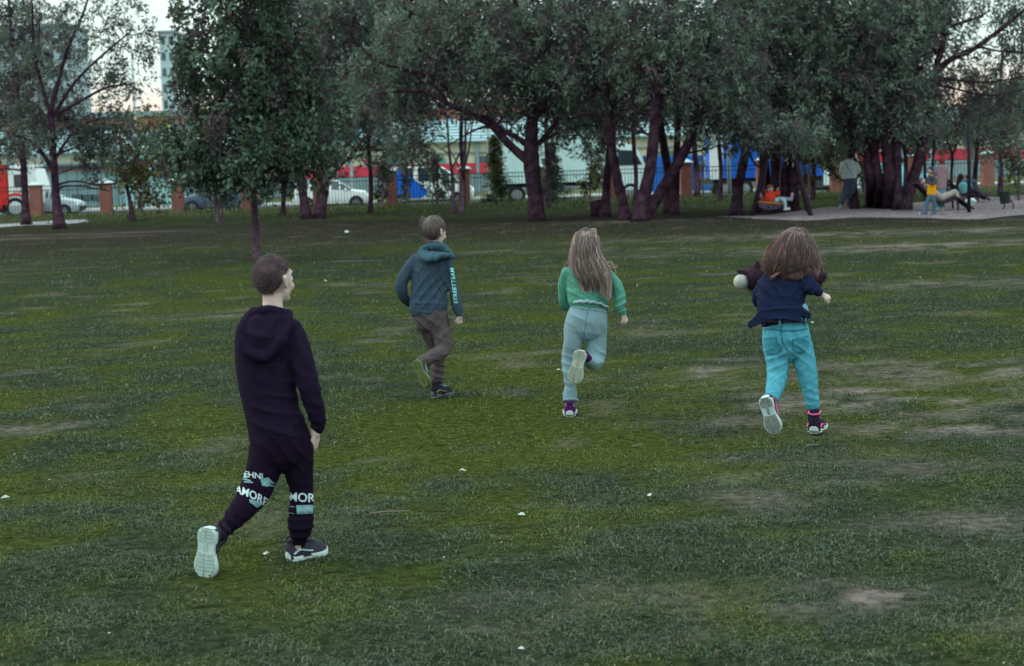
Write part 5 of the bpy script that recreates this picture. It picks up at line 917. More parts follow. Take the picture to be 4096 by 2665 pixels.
# ------------------------------------------------------------------ long hair helper
def long_hair(kid, rows, c, mcap, mstrand, n, front=.105, seed=3, ends=None, wisps=(), wav=.010, w=.0012, sway=0.0, core=.80):
    """rows: y, x left, x right, depth towards the camera in metres"""
    r = np.random.default_rng(seed); Rw = np.array(rows, float); yy = Rw[:, 0]; lo = MB()
    pts = [kid.K((a + b) / 2, y, dz) for y, a, b, dz, th in rows]; ra = [(b - a) / 2 * kid.u * core for y, a, b, dz, th in rows]; lo.tube(pts, ra, [th * core for *_, th in rows], n=24)
    me = union(lo, .008, 4); cc_ = pts[len(pts) // 2]; fold(me, [(cc_, .40, nrm(np.array([1, 0, .15])), .030, .0075), (cc_ + [.05, 0, .05], .3, nrm(np.array([1, 0, -.3])), .018, .004)], .005, seed); hc = place_mesh('hair', me, mcap, kid.root); out = []; lk = []
    y0, y1 = yy[0], yy[-1]
    for i in range(n):
        u = r.uniform(-1, 1); side = r.random() < .12; sgn = -1 if not side else 1; st = r.beta(1, 2.2) * .45 if i % 3 else 0; en = (ends(u, r) if ends else 1.0); k = 10; ph = r.random() * 6.28; fr = r.uniform(5, 12); ck = math.floor(u * 5) / 5 + .1; u2 = u * .55 + ck * .45 + r.normal() * .13 + sway * (1 + .3 * r.normal()); P_ = []
        rad = 1.0 + abs(r.normal()) * .05; lk.append(.16 + 1.15 * float(vnoise(u * 13 + seed * 9, st * 5 + i * .0004)) ** 2.0 + (1.3 if r.random() < .07 else 0) + (.6 if u < -.8 else .25 if u > .8 else 0))  # outermost strands brightened, the lit hair rim put into the tint
        for t in np.linspace(st, max(st + .2, en), k):
            y = y0 + (y1 - y0) * t; a = np.interp(y, yy, Rw[:, 1]); b = np.interp(y, yy, Rw[:, 2]); dz = np.interp(y, yy, Rw[:, 3]); th = np.interp(y, yy, Rw[:, 4]); uu = np.clip(u + (u2 - u) * t + (.04 + .07 * t) * math.sin(ph + fr * t), -1.04, 1.04)
            s = math.sqrt(max(0, 1 - min(1, uu * uu))); x = (a + b) / 2 + (b - a) / 2 * uu * rad
            P_.append(kid.K(x, y + 5 * math.sin(ph * 2 + u * 3), dz + sgn * th * s * rad + wav * math.sin(ph + fr * t)))
        out.append(P_)
    for (a, b, cc, cnt) in wisps:
        for _ in range(cnt):
            j = r.normal(size=(3, 2)) * 7; p = [kid.K(q[0] + d[0], q[1] + d[1], q[2]) for q, d in zip((a, b, cc), j)]; q_ = crom(p, 8); out.append([q_[min(len(q_) - 1, int(t * (len(q_) - 1)))] for t in np.linspace(0, 1, 10)])
    lk += [1.3] * (len(out) - len(lk)); strands('hair_strands', out, w, mstrand, hc, lock=np.array(lk)); return hc
# ------------------------------------------------------------------ girl in green
C = Kid('fair long-haired girl in green sweatshirt and pale blue joggers running away', 2150, 880, 1.889, 11.99, (245, 1480)); K = C.K
mb_ = MB()
C.chain(mb_, [(372, 310, .03, 62), (370, 345, .02, 115), (368, 395, 0, 152), (372, 450, 0, 158), (376, 530, 0, 158), (382, 590, 0, 156), (386, 628, 0, 142)], dep=np.array([.05, .07, .09, .095, .10, .105, .10]), n=22, body=.7)
C.chain(mb_, [(225, 400, .0, 50), (195, 480, .03, 40), (192, 560, .06, 38), (200, 625, .10, 38), (225, 662, .16, 32), (260, 680, .22, 26)], body=.6)
C.chain(mb_, [(530, 415, 0, 48), (585, 480, 0, 50), (618, 560, 0, 46), (624, 620, -.01, 43), (625, 662, -.01, 40), (645, 705, 0, 31)], body=.6)
mgrn = fmat('jade_fleece', (.10, .31, .235), sheen=.2)
sC, bvC = C.cloth('sweatshirt', mb_, mgrn, [((260, 570, -.09), .10, (.35, 0, 1), .05, .007), ((400, 590, -.1), .12, (.08, 0, 1), .06, .005), ((230, 460, -.04), .09, (1, 0, .2), .05, .006), ((570, 470, -.04), .08, (1, 0, .5), .04, .007), ((630, 640, 0), .07, (-.3, 0, 1), .03, .010), ((500, 560, -.08), .12, (.5, 0, 1), .045, .008)], voxel=.0072, seed=8)
C.line('cuff_seam', [(590, 690), (625, 682), (658, 662)], 4, bvC, fmat('jade_seam', (.03, .13, .09)), sC)
mb_ = MB()
C.chain(mb_, [(392, 632, 0, 126), (382, 700, 0, 148), (372, 760, 0, 160), (365, 810, 0, 164)], dep=np.array([.085, .10, .11, .10]), n=22, body=.8)
C.chain(mb_, [(282, 820, 0, 86), (268, 920, .0, 74), (248, 1010, .02, 64), (236, 1080, .02, 58), (242, 1170, .0, 50), (250, 1250, 0, 47), (246, 1315, 0, 54), (247, 1345, 0, 54), (250, 1362, 0, 44)], body=.56)
C.chain(mb_, [(445, 820, 0, 82), (447, 920, .02, 78), (444, 1000, .02, 76), (440, 1060, .0, 66), (425, 1085, -.08, 60), (405, 1085, -.16, 52), (385, 1062, -.22, 42)], body=.56)
mpale = fmat('pale_blue_marl', (.22, .33, .375), nscale=150, var=.12)
pC, bvPC = C.cloth('joggers', mb_, mpale, [((280, 1060, -.05), .11, (.55, 0, .9), .045, .013), ((450, 1060, -.08), .10, (.7, 0, .7), .04, .012), ((247, 1290, -.04), .09, (.25, 0, 1), .036, .012), ((355, 850, -.1), .12, (.9, 0, .35), .045, .009), ((300, 720, -.1), .12, (.6, 0, .8), .05, .005), ((480, 800, -.08), .12, (.9, 0, .3), .05, .006)], voxel=.0072, seed=9)
mpd = fmat('pale_blue_seam', (.11, .18, .22)); C.line('seat_seam', [(392, 640), (375, 720), (362, 800), (352, 880)], 4, bvPC, mpd, pC); C.line('yoke_seam', [(240, 655), (320, 672), (400, 682), (515, 700)], 4, bvPC, mpd, pC)
wb = MB(); wb.tube([K(x, y, -.1 * math.sqrt(max(0, 1 - ((x - 395) / 135) ** 2)) - .012) for x, y in ((262, 632), (276, 618), (300, 622), (325, 614), (348, 622), (372, 613), (400, 624), (425, 619), (450, 634), (475, 630), (500, 648), (526, 656), (532, 672))], .009, .013, n=8).build('waistband', mat('waistband_pale', (.28, .42, .46), .8, nscale=40, bump=.4, bscale=200), pC, smooth=True)
cf = MB(); cf.tube([K(250 + 46 * math.cos(a), 1360 + 6 * math.sin(a), .04 * math.sin(a)) for a in np.linspace(0, 6.283, 25)], .013, n=7, ref=(0, 0, 1), caps=False).build('elastic_cuff', mpale, pC, smooth=True)
cC = K(366, 190, .02); RC, qC = head(C.body, cC, np.array([-.1, 1, -.25]), (0, .3, 1), .89)
C.chain(None, [(368, 240, .01, 44), (370, 300, .01, 45), (370, 350, .01, 60)], body=1); C.chain(None, [(640, 700, 0, 22), (652, 722, 0, 21)], body=1); hand(C.body, K(652, 722, 0), nrm([.35, .25, -.8]), np.array([-.6, .6, -.3]), np.array([-.8, -.2, .2]), L=.115, curl=1.15)
C.chain(None, [(382, 1060, -.22, 30), (365, 1035, -.25, 28)], body=1); C.chain(None, [(248, 1360, 0, 30), (245, 1420, .0, 28)], body=1); C.finish()
mhC = mat('dark_blond_hair', (.055, .030, .036), .6, nscale=25, col2=(.11, .068, .070), bump=.6, bscale=120, spec=.2); mstC = mat('blond_strand', (.46, .32, .28), .38, nscale=8, attr='tint', spec=.7)
rowsC = [(74, 345, 405, .02, .04), (88, 305, 435, .01, .075), (120, 280, 452, .0, .095), (165, 270, 460, -.01, .10), (215, 260, 465, -.02, .098), (270, 248, 478, -.03, .09), (330, 246, 515, -.05, .075), (390, 262, 540, -.07, .06), (440, 290, 548, -.085, .045), (490, 318, 545, -.09, .03), (525, 335, 545, -.095, .018)]
long_hair(C, rowsC, cC, mhC, mstC, 1900, seed=4, ends=lambda u, r: np.clip(.74 + .34 * r.random() ** 1.3 + (.16 if u > .5 else 0) - (.28 if u < -.75 else 0) - (.06 if abs(u - .3) < .15 else 0), .5, 1.13),
    wisps=[((500, 330, -.06), (560, 320, -.06), (600, 420, -.05), 10), ((500, 350, -.06), (570, 350, -.06), (605, 350, -.05), 10), ((455, 170, -.02), (480, 190, 0), (475, 230, 0), 8), ((270, 300, 0), (220, 330, .0), (190, 375, 0), 8), ((520, 440, -.08), (552, 520, -.08), (530, 600, -.08), 40), ((400, 72, .0), (435, 75, 0), (440, 100, 0), 14), ((380, 440, -.10), (415, 500, -.10), (380, 545, -.10), 40), ((330, 440, -.10), (330, 500, -.10), (350, 545, -.10), 40),
           ((290, 160, -.08), (380, 140, -.10), (450, 180, -.08), 8), ((380, 180, -.1), (375, 250, -.12), (480, 330, -.1), 8), ((270, 250, -.08), (330, 300, -.12), (390, 270, -.11), 6)], w=.0014)
mpur = fmat('plum_mesh', (.085, .012, .10)); h_ = K(328, 985, -.33)
shoe(C, h_, nrm(K(272, 1225, -.31) - h_), nrm([.30, .95, .0]), .232, .108, mpur, mat('chalk_rubber', (.42, .46, .38), .7, nscale=50, var=.08), mat('tread_putty', (.32, .35, .29), .8, nscale=50, var=.1), lace=mpur)
shoe(C, G(2277, 1662) + [0, -.095, .006], np.array([.05, 1, 0]), (0, 0, 1), .215, .098, mpur, msole, mtread, lace=mpur)
C.chain(sk := MB(), [(248, 1362, 0, 34), (244, 1400, .0, 34), (243, 1435, 0, 33)], body=0); sk.build('sock', fmat('grey_sock', (.28, .33, .36)), C.root, smooth=True)
C.chain(sk := MB(), [(384, 1058, -.22, 36), (366, 1035, -.26, 34)], body=0); sk.build('sock', mpur, C.root, smooth=True)
# ------------------------------------------------------------------ girl in the navy jacket
D = Kid('brown-haired girl in navy jacket and turquoise jeans leaping, farthest right of the children', 2880, 880, 1.6846, 10.83, (480, 1440)); K = D.K
mb_ = MB()
D.chain(mb_, [(485, 345, .0, 75), (465, 385, 0, 130), (430, 450, 0, 158), (410, 530, 0, 165), (412, 600, 0, 162), (420, 650, 0, 160)], dep=np.array([.06, .075, .095, .10, .105, .11]), n=22, body=.68)
D.chain(mb_, [(330, 400, .0, 55), (275, 480, .06, 50), (262, 545, .12, 46), (300, 575, .22, 40), (340, 560, .3, 32)], body=.6)
D.chain(mb_, [(520, 375, 0, 62), (570, 420, -.03, 66), (615, 455, -.05, 56), (655, 478, -.06, 38), (668, 484, -.06, 32)], body=.55)
D.prism(mb_, [(268, 600), (400, 590), (558, 575), (548, 690), (480, 676), (400, 668), (300, 690), (205, 732), (186, 702)], -.150, -.118)
D.prism(mb_, [(560, 590), (612, 630), (612, 655), (582, 684), (556, 640)], -.08, .04)
mnv = fmat('navy_fleece', (.014, .021, .056), sheen=.25)
jD, bvD = D.cloth('jacket', mb_, mnv, [((560, 400, -.06), .10, (.8, 0, -.8), .032, .013), ((400, 570, -.12), .17, (.35, 0, 1), .05, .011), ((300, 480, -.07), .12, (.8, 0, .6), .05, .011), ((600, 440, -.06), .09, (.5, 0, 1), .03, .010), ((500, 520, -.1), .13, (.8, 0, .5), .05, .010), ((300, 660, -.13), .12, (1, 0, .3), .07, .009)], voxel=.0072, sm=3, seed=10)
D.line('hem_seam', [(270, 602), (350, 618), (440, 572), (550, 600)], 4, bvD, fmat('navy_seam', (.008, .012, .03)), jD); D.line('cuff_seam', [(640, 500), (655, 470), (668, 440)], 3, bvD, MATS['navy_seam'], jD)
mb_ = MB(); D.chain(mb_, [(545, 600, -.02, 50), (560, 650, -.03, 42), (572, 668, -.03, 30)], body=0); mb_.build('shirt', fmat('pale_blue_shirt', (.25, .42, .55)), D.root, smooth=True)
lab = text_mesh('UF', .022); V = verts(lab); c_ = K(470, 330, -.13); Rr = frame((1, 0, .1), (0, -.3, 1)); setv(lab, c_ + np.column_stack([V[:, 0], np.zeros(len(V)), V[:, 1]]) - worg(jD)); link_mesh('neck_label', lab, mprint, jD)
mb_ = MB()
D.chain(mb_, [(440, 672, 0, 146), (442, 730, 0, 156), (448, 800, 0, 165), (455, 850, 0, 164)], dep=np.array([.10, .11, .118, .105]), n=22, body=.8)
D.chain(mb_, [(378, 860, 0, 92), (388, 950, -.01, 80), (388, 1040, -.03, 72), (374, 1115, -.07, 64), (354, 1190, -.12, 52), (350, 1200, -.13, 50)], body=.56)
D.chain(mb_, [(540, 860, 0, 90), (566, 950, .0, 78), (588, 1040, .0, 68), (604, 1130, .0, 58), (618, 1210, 0, 50), (624, 1252, 0, 48)], body=.56)
mjean = fmat('turquoise_denim', (.085, .34, .44), nscale=35, var=.16, bscale=600)
pD, bvPD = D.cloth('jeans', mb_, mjean, [((540, 920, -.08), .10, (.7, 0, .9), .05, .008), ((590, 1060, -.05), .09, (-.35, 0, 1), .045, .006), ((615, 1190, -.04), .08, (.3, 0, 1), .035, .005), ((380, 960, -.08), .10, (-.6, 0, 1), .055, .007), ((385, 1100, -.08), .10, (.8, 0, .7), .045, .006), ((460, 860, -.1), .08, (.9, 0, .5), .04, .007)], voxel=.0072, sm=3, seed=11)
mjs = fmat('denim_stitch', (.025, .12, .17)); mjp = fmat('denim_pocket', (.06, .28, .37), nscale=35, var=.16)
D.poly('back_pocket', [(295, 798), (378, 786), (386, 838), (422, 856), (380, 902), (318, 904), (300, 850)], bvPD, mjp, pD, .004); D.poly('back_pocket', [(478, 806), (588, 776), (600, 850), (560, 900), (498, 890)], bvPD, mjp, pD, .004)
for q_ in ([(290, 742), (350, 738), (410, 750), (500, 752), (588, 738)], [(290, 736), (350, 730), (410, 742), (500, 744), (588, 730)], [(412, 690), (415, 760), (430, 830), (465, 880)], [(404, 690), (407, 760), (422, 830), (458, 885)], [(295, 806), (380, 794)], [(480, 814), (588, 784)], [(382, 788), (388, 838), (424, 856), (382, 902), (318, 904)], [(482, 810), (500, 888), (560, 898)], [(488, 808), (508, 880), (558, 890)], [(585, 1246), (625, 1252), (664, 1240)], [(470, 910), (462, 960), (452, 1040)], [(308, 1165), (360, 1190), (398, 1225)]): D.line('stitching', q_, 3, bvPD, mjs, pD, .005)
bl = MB(); bl.tube([K(x, 684 + (x - 440) * -.02, -.118 * math.sqrt(max(0, 1 - ((x - 440) / 165) ** 2)) - .006) for x in np.linspace(290, 590, 12)], .018, .008, n=8).build('belt', mat('dark_belt', (.03, .02, .03), .5), pD, smooth=True)
for x in (402, 578): MB().box(K(x, 690, -.118 * math.sqrt(max(0, 1 - ((x - 440) / 165) ** 2)) - .018), (.012, .008, .05)).build('belt_loop', mjp, pD)
cD = K(492, 190, .02); RD, qD = head(D.body, cD, np.array([.15, 1, -.2]), (0, .2, 1), .88)
D.chain(None, [(488, 240, .01, 44), (487, 310, .01, 46), (485, 350, .01, 60)], body=1); D.chain(None, [(645, 480, -.06, 24), (672, 494, -.055, 22), (690, 504, -.05, 21)], body=1); hand(D.body, K(688, 504, -.05), nrm([.75, .2, -.28]), np.array([-.1, .55, -.9]), np.array([-.2, -.7, -.5]), L=.118, curl=1.2)
D.chain(None, [(352, 1200, -.13, 30), (338, 1225, -.16, 30)], body=1); D.chain(None, [(626, 1250, 0, 28), (632, 1370, .0, 27)], body=1); D.finish()
mhD = mat('chestnut_hair', (.045, .018, .028), .6, nscale=25, col2=(.17, .085, .085), bump=.6, bscale=120, spec=.4); mstD = mat('chestnut_strand', (.27, .13, .115), .36, nscale=8, attr='tint', spec=.75)
rowsD = [(70, 462, 552, .02, .04), (88, 425, 585, .01, .075), (120, 388, 608, .0, .095), (165, 360, 622, -.01, .105), (215, 338, 636, -.02, .105), (260, 318, 650, -.03, .10), (295, 300, 662, -.035, .095), (325, 300, 610, -.045, .08), (352, 315, 520, -.055, .06), (376, 332, 440, -.06, .035)]
long_hair(D, rowsD, cD, mhD, mstD, 2000, seed=6, ends=lambda u, r: np.clip(.80 + .30 * r.random() - .10 * (u < -.8) + .03 * (u > .6) - .12 * (abs(u - .2) < .35), .55, 1.12), sway=-.06,
    wisps=[((600, 150, -.03), (650, 200, 0), (640, 260, 0), 10), ((630, 250, -.04), (670, 290, -.02), (690, 350, 0), 30), ((640, 270, -.06), (662, 320, -.05), (655, 372, -.05), 70), ((600, 270, -.09), (625, 310, -.08), (640, 350, -.07), 50), ((640, 260, -.02), (675, 310, -.01), (682, 345, 0), 50), ((545, 270, -.11), (570, 310, -.11), (600, 335, -.1), 40), ((330, 260, -.04), (300, 310, -.02), (288, 332, -.02), 24), ((560, 80, 0), (610, 110, 0), (625, 150, 0), 12), ((440, 300, -.12), (400, 350, -.12), (345, 385, -.12), 30), ((560, 200, -.11), (540, 250, -.12), (490, 310, -.13), 20), ((360, 150, 0), (310, 210, .02), (296, 300, .0), 16), ((620, 150, 0), (665, 200, .0), (700, 290, 0), 8), ((500, 66, 0), (560, 58, .0), (600, 90, 0), 8)], w=.0015)
mpk = mat('pink_trim', (.80, .12, .30), .6, nscale=30, var=.05); mbk = fmat('black_suede', (.025, .018, .035)); h_ = K(297, 1195, -.20)
shoe(D, h_, nrm(K(374, 1450, -.16) - h_), nrm([.42, .9, .10]), .242, .108, mbk, mat('white_rubber', (.50, .66, .66), .6, nscale=40, var=.06), mat('tread_taupe', (.24, .25, .22), .8, nscale=40, var=.15), lace=mbk, collar=mpk, panel=mpk)
shoe(D, K(632, 1436, -.06), np.array([.36, .92, .04]), (0, 0, 1), .215, .105, mbk, MATS['sole_white'], mtread, lace=mpk, collar=mpk, panel=mpk, high=1.25)
D.chain(sk := MB(), [(626, 1252, 0, 37), (632, 1335, .0, 40), (634, 1390, 0, 36)], body=0); sk.build('sock', fmat('navy_sock', (.02, .02, .045)), D.root, smooth=True)
D.chain(sk := MB(), [(352, 1200, -.13, 36), (336, 1222, -.16, 38)], body=0); sk.build('sock', MATS['navy_sock'], D.root, smooth=True)
# plush dog held in front of her
c_ = K(215, 388, .30); pt = empty('plush_toy', c_, 'large black plush dog with a white muzzle held by the jeans-clad girl', 'plush toy'); WORG[pt.name] = c_
mfur = mat('black_plush_fur', (.030, .014, .028), .95, nscale=60, col2=(.06, .03, .05), bump=1, bscale=200, spec=.1); u_ = D.u; mb_ = MB()
mb_.ell(K(222, 392, .30), (78 * u_, .085, 74 * u_)); mb_.cap([K(250, 420, .30), K(350, 430, .30), K(480, 430, .30), K(610, 410, .28), K(660, 395, .27), K(690, 378, .26)], [.065, .08, .085, .07, .048, .028], n=14)
mb_.cap([K(240, 350, .28), K(246, 310, .28), K(252, 282, .28)], [.028, .022, .012], [.014, .012, .008], n=10); mb_.cap([K(262, 345, .28), K(272, 318, .28), K(280, 300, .28)], [.02, .014, .009], n=8); mb_.cap([K(180, 372, .27), K(150, 356, .26), K(118, 342, .26)], [.03, .024, .010], [.014, .012, .008], n=10)
me = union(mb_, .008, 4); Vf, Nf = verts(me), vnorm(me); fb = place_mesh('body', me, mfur, pt); strands('fur', fuzz_paths(Vf, Nf, 3600, .016, (0, 0, -.4), 8), .0009, mat('black_fur_strand', (.05, .028, .042), .7, attr='tint'), fb)
mz = MB(); mz.ell(K(143, 417, .27), (54 * u_, .05, 54 * u_)); mz.build('muzzle', mat('white_plush', (.44, .46, .42), .95, nscale=40, bump=.9, bscale=160), pt, smooth=True)
MB().ell(K(104, 402, .30), .010).build('nose', mblk, pt, smooth=True)
for a, b in ((165, 372), (196, 366)): MB().ell(K(a, b, .37), .009).build('eye', mblk, pt, smooth=True)
# ================================================================== distant people, swing, loungers, bin, lamp
def simple_person(label, z, fig, cols, base, scale_px=1.0, extra=None, voxel=.018):
    """fig: dict part -> list of (kind, data in photo pixels with depth and half width)"""
    bw = P(base[0], base[1], z); r = empty('person', (bw[0], bw[1], max(bw[2], -.05)), label, 'person'); s = z / FPX
    for part, prims in fig.items():
        mb = MB()
        for q in prims:
            if q[0] == 'e': mb.ell(P(q[1], q[2], z + q[5]), (q[3] * s, q[3] * s * 1.05, q[4] * s), nu=12, nv=8)
            else:
                pts = [P(a, b, z + d) for a, b, d, w in q[1]]; ra = [w * s * (.8 if part == 'body' else 1) for a, b, d, w in q[1]]; mb.cap(pts, ra, [x * (q[2] if len(q) > 2 else (.55 if part == 'body' else .85)) for x in ra], n=10, k=3)
        me = union(mb, voxel if part not in ('hair', 'shoe', 'cap') else .012, 2)
        if part in ('top', 'trousers', 'coat'): fold(me, [], .006, int(base[0]))
        place_mesh(part, me, cols[part], r)
    return r
skin2 = mat('skin_far', (.42, .27, .23), .6, var=.05, sub=.1); jeans2 = mat('jeans_far', (.07, .12, .17), .85, nscale=20, var=.2)
def cl(n, c, **k): return mat(n, c, .88, nscale=k.get('ns', 12), var=.1, bump=.3, bscale=120)
ZM = zc(G(3400, 836))
man = simple_person('man from behind in a pale grey sweatshirt with a dark strap across his back', ZM, {
    'body': [('c', [(3405, 655, 0, 10), (3403, 632, 0, 12)]), ('e', 3403, 628, 13, 17, 0), ('c', [(3400, 680, 0, 26), (3398, 710, 0, 24)]), ('c', [(3388, 720, 0, 14), (3380, 830, 0, 6)]), ('c', [(3410, 720, 0, 14), (3402, 830, 0, 6)]), ('c', [(3425, 690, .1, 8), (3418, 702, .3, 7)])],
    'top': [('c', [(3400, 646, 0, 18), (3399, 665, 0, 34), (3397, 690, 0, 33), (3396, 712, 0, 29)], .6), ('c', [(3374, 658, 0, 13), (3368, 680, 0, 12), (3368, 700, .15, 10), (3378, 712, .3, 8)], 1), ('c', [(3422, 660, 0, 13), (3431, 680, 0, 13), (3428, 690, .15, 11), (3412, 690, .32, 8)], 1)],
    'trousers': [('c', [(3397, 712, 0, 28), (3397, 728, 0, 28)], .6), ('c', [(3406, 725, 0, 17), (3404, 775, 0, 14), (3402, 826, 0, 10)], 1), ('c', [(3388, 725, 0, 16), (3380, 775, -.05, 12), (3366, 815, -.15, 8)], 1)],
    'shoe': [('c', [(3398, 834, 0, 7), (3416, 834, .05, 7)], .8), ('c', [(3364, 820, -.15, 6), (3361, 832, -.2, 6)], .8)],
    'hair': [('e', 3402, 624, 14.5, 14, -.02)]}, {'body': skin2, 'top': cl('grey_sweatshirt', (.56, .68, .68)), 'trousers': cl('dark_jeans', (.06, .075, .12)), 'shoe': cl('shoe_blue', (.25, .38, .42)), 'hair': cl('dark_hair_far', (.06, .035, .04))}, (3400, 836))
mb = MB(); zz = ZM - .23; mb.tube(crom([P(3384, 650, zz + .12), P(3390, 668, zz - .04), P(3402, 688, zz - .07), P(3414, 702, zz)], 4), .008, .022, n=6); mb.build('bag_strap', cl('black_strap', (.03, .025, .03)), man)
ZY = zc(G(3710, 860))
kid = simple_person('child in yellow and grey jacket, navy cap and jeans walking left', ZY, {
    'body': [('c', [(3722, 698, 0, 6), (3720, 685, 0, 7)]), ('e', 3718, 684, 12, 14, 0), ('c', [(3728, 715, 0, 14), (3728, 770, 0, 12)]), ('c', [(3705, 736, -.1, 5), (3700, 744, -.1, 5)]), ('c', [(3722, 780, 0, 8), (3705, 845, 0, 5)]), ('c', [(3732, 780, 0, 8), (3738, 845, 0, 5)])],
    'trousers': [('c', [(3726, 778, 0, 17), (3725, 790, 0, 17)], .7), ('c', [(3718, 790, 0, 11), (3708, 815, 0, 9), (3702, 846, 0, 7)], 1), ('c', [(3731, 790, 0, 11), (3737, 815, 0, 9), (3739, 848, 0, 7)], 1)],
    'top': [('c', [(3727, 700, 0, 11), (3727, 715, 0, 17), (3727, 745, 0, 18), (3726, 776, 0, 19)], .7)],
    'sleeve': [('c', [(3733, 708, -.14, 9), (3740, 728, -.16, 8), (3730, 736, -.2, 7), (3712, 730, -.22, 6)], 1), ('c', [(3716, 712, .1, 8), (3708, 728, .1, 7), (3702, 736, .1, 5)], 1), ('c', [(3727, 702, -.02, 15), (3727, 724, -.02, 18.6)], .74)],
    'shoe': [('c', [(3703, 852, 0, 6), (3684, 854, 0, 5)], 1), ('c', [(3741, 853, 0, 6), (3722, 855, 0, 5)], 1)],
    'cap': [('e', 3724, 675, 14, 10, 0), ('c', [(3714, 679, 0, 6), (3701, 682, 0, 3)], 1.6)]}, {'body': skin2, 'top': cl('yellow_jacket', (.75, .33, .01)), 'sleeve': cl('charcoal_sleeve', (.055, .06, .075)), 'trousers': jeans2, 'shoe': cl('navy_shoe', (.08, .12, .2)), 'cap': cl('navy_cap', (.03, .05, .11))}, (3710, 860))
z_ = ZY - .17; MB().tube(crom([P(3716, 697, z_ + .03), P(3727, 703, z_ - .02), P(3746, 711, z_ + .04)], 3), .012, n=6).build('collar', MATS['yellow_jacket'], kid)
for a, b in ((3694, 857), (3732, 858)): MB().tube(crom([P(a - 16, b, ZY), P(a, b, ZY), P(a + 14, b - 1, ZY)], 3), .05, .016, n=8).build('shoe_sole', cl('sole_pale', (.45, .58, .68)), kid)
ZR = zc(G(3765, 842))
simple_person('woman with red hair in a long dusty pink cardigan behind the child', ZR, {
    'body': [('c', [(3768, 668, 0, 7), (3768, 650, 0, 9)]), ('e', 3767, 648, 11, 14, 0), ('c', [(3766, 690, 0, 18), (3766, 750, 0, 16)]), ('c', [(3758, 760, 0, 8), (3755, 825, 0, 6)]), ('c', [(3772, 760, 0, 8), (3770, 825, 0, 6)])],
    'coat': [('c', [(3767, 660, 0, 12), (3766, 675, 0, 20), (3764, 700, 0, 19), (3765, 730, 0, 21), (3766, 752, 0, 22)], .7), ('c', [(3750, 672, 0, 8), (3744, 695, .05, 8), (3755, 705, .2, 7)], 1), ('c', [(3783, 672, 0, 8), (3786, 700, 0, 8), (3780, 730, .05, 7)], 1)],
    'trousers': [('c', [(3765, 750, 0, 17), (3765, 765, 0, 17)], .7), ('c', [(3758, 760, 0, 10), (3754, 800, 0, 9), (3755, 828, 0, 7)], 1), ('c', [(3774, 760, 0, 10), (3772, 800, 0, 9), (3770, 830, 0, 7)], 1)],
    'shoe': [('c', [(3752, 832, 0, 7), (3752, 838, -.08, 7)], 1), ('c', [(3770, 832, 0, 7), (3770, 838, -.08, 7)], 1)], 'hair': [('e', 3768, 644, 13, 15, -.02)]},
    {'body': skin2, 'coat': cl('dusty_pink_knit', (.25, .16, .18)), 'trousers': cl('teal_jeans', (.10, .26, .32)), 'shoe': cl('white_shoe', (.6, .66, .64)), 'hair': cl('red_hair', (.20, .03, .03))}, (3765, 842))
# wave loungers with people
mdark = mat('dark_stained_wood', (.030, .014, .026), .9, nscale=15, var=.2, bump=.3, bscale=60); mdark2 = mat('dark_steel_tube', (.030, .018, .028), .7)
def lounger(label, z, prof, base, legs):
    bw = P(base[0], base[1], z); r = empty('wave_lounger', (bw[0], bw[1], 0), label, 'lounger', 'wave loungers on the playground')
    pts = crom([P(a, b, z) for a, b in prof], 5)
    for s in (-.32, .32): MB().tube(pts + [0, s, 0], .045, .03, n=8, ref=(0, 1, 0)).build('side_rail', mdark2, r, smooth=True)
    L = np.concatenate([[0], np.cumsum(np.linalg.norm(np.diff(pts, axis=0), axis=1))]); m = int(L[-1] / .085)
    for i in range(m):
        l = (i + .5) * L[-1] / m; p = np.array([np.interp(l, L, pts[:, k]) for k in range(3)]); q = np.array([np.interp(l + .02, L, pts[:, k]) for k in range(3)]); t = nrm(q - p)
        MB().box(p + np.array([0, 0, .03]), (.07, .68, .025), frame(t, (0, 0, 1))).build('slat', mdark, r)
    for (a, b, c, d) in legs:
        for s in (-.3, .3): MB().tube([P(a, b, z) + [0, s, 0], P(c, d, z) + [0, s, 0]], .03, n=6).build('leg', mdark2, r)
    return r
ZL = zc(G(3760, 843)) ; ZL2 = zc(G(3900, 812))
lounger('dark slatted wave lounger nearest the camera, carrying a person in beige', ZL, [(3618, 770), (3632, 742), (3660, 734), (3690, 762), (3720, 790), (3750, 812), (3790, 802), (3820, 792), (3850, 812), (3884, 836)], (3760, 843), [(3622, 765, 3618, 840), (3632, 745, 3640, 838), (3820, 795, 3822, 836)])
lounger('dark slatted wave lounger farther back under two reclining people', ZL2, [(3790, 720), (3800, 735), (3820, 755), (3845, 775), (3880, 780), (3920, 785), (3950, 800)], (3880, 812), [(3800, 735, 3795, 800), (3900, 782, 3902, 806)])
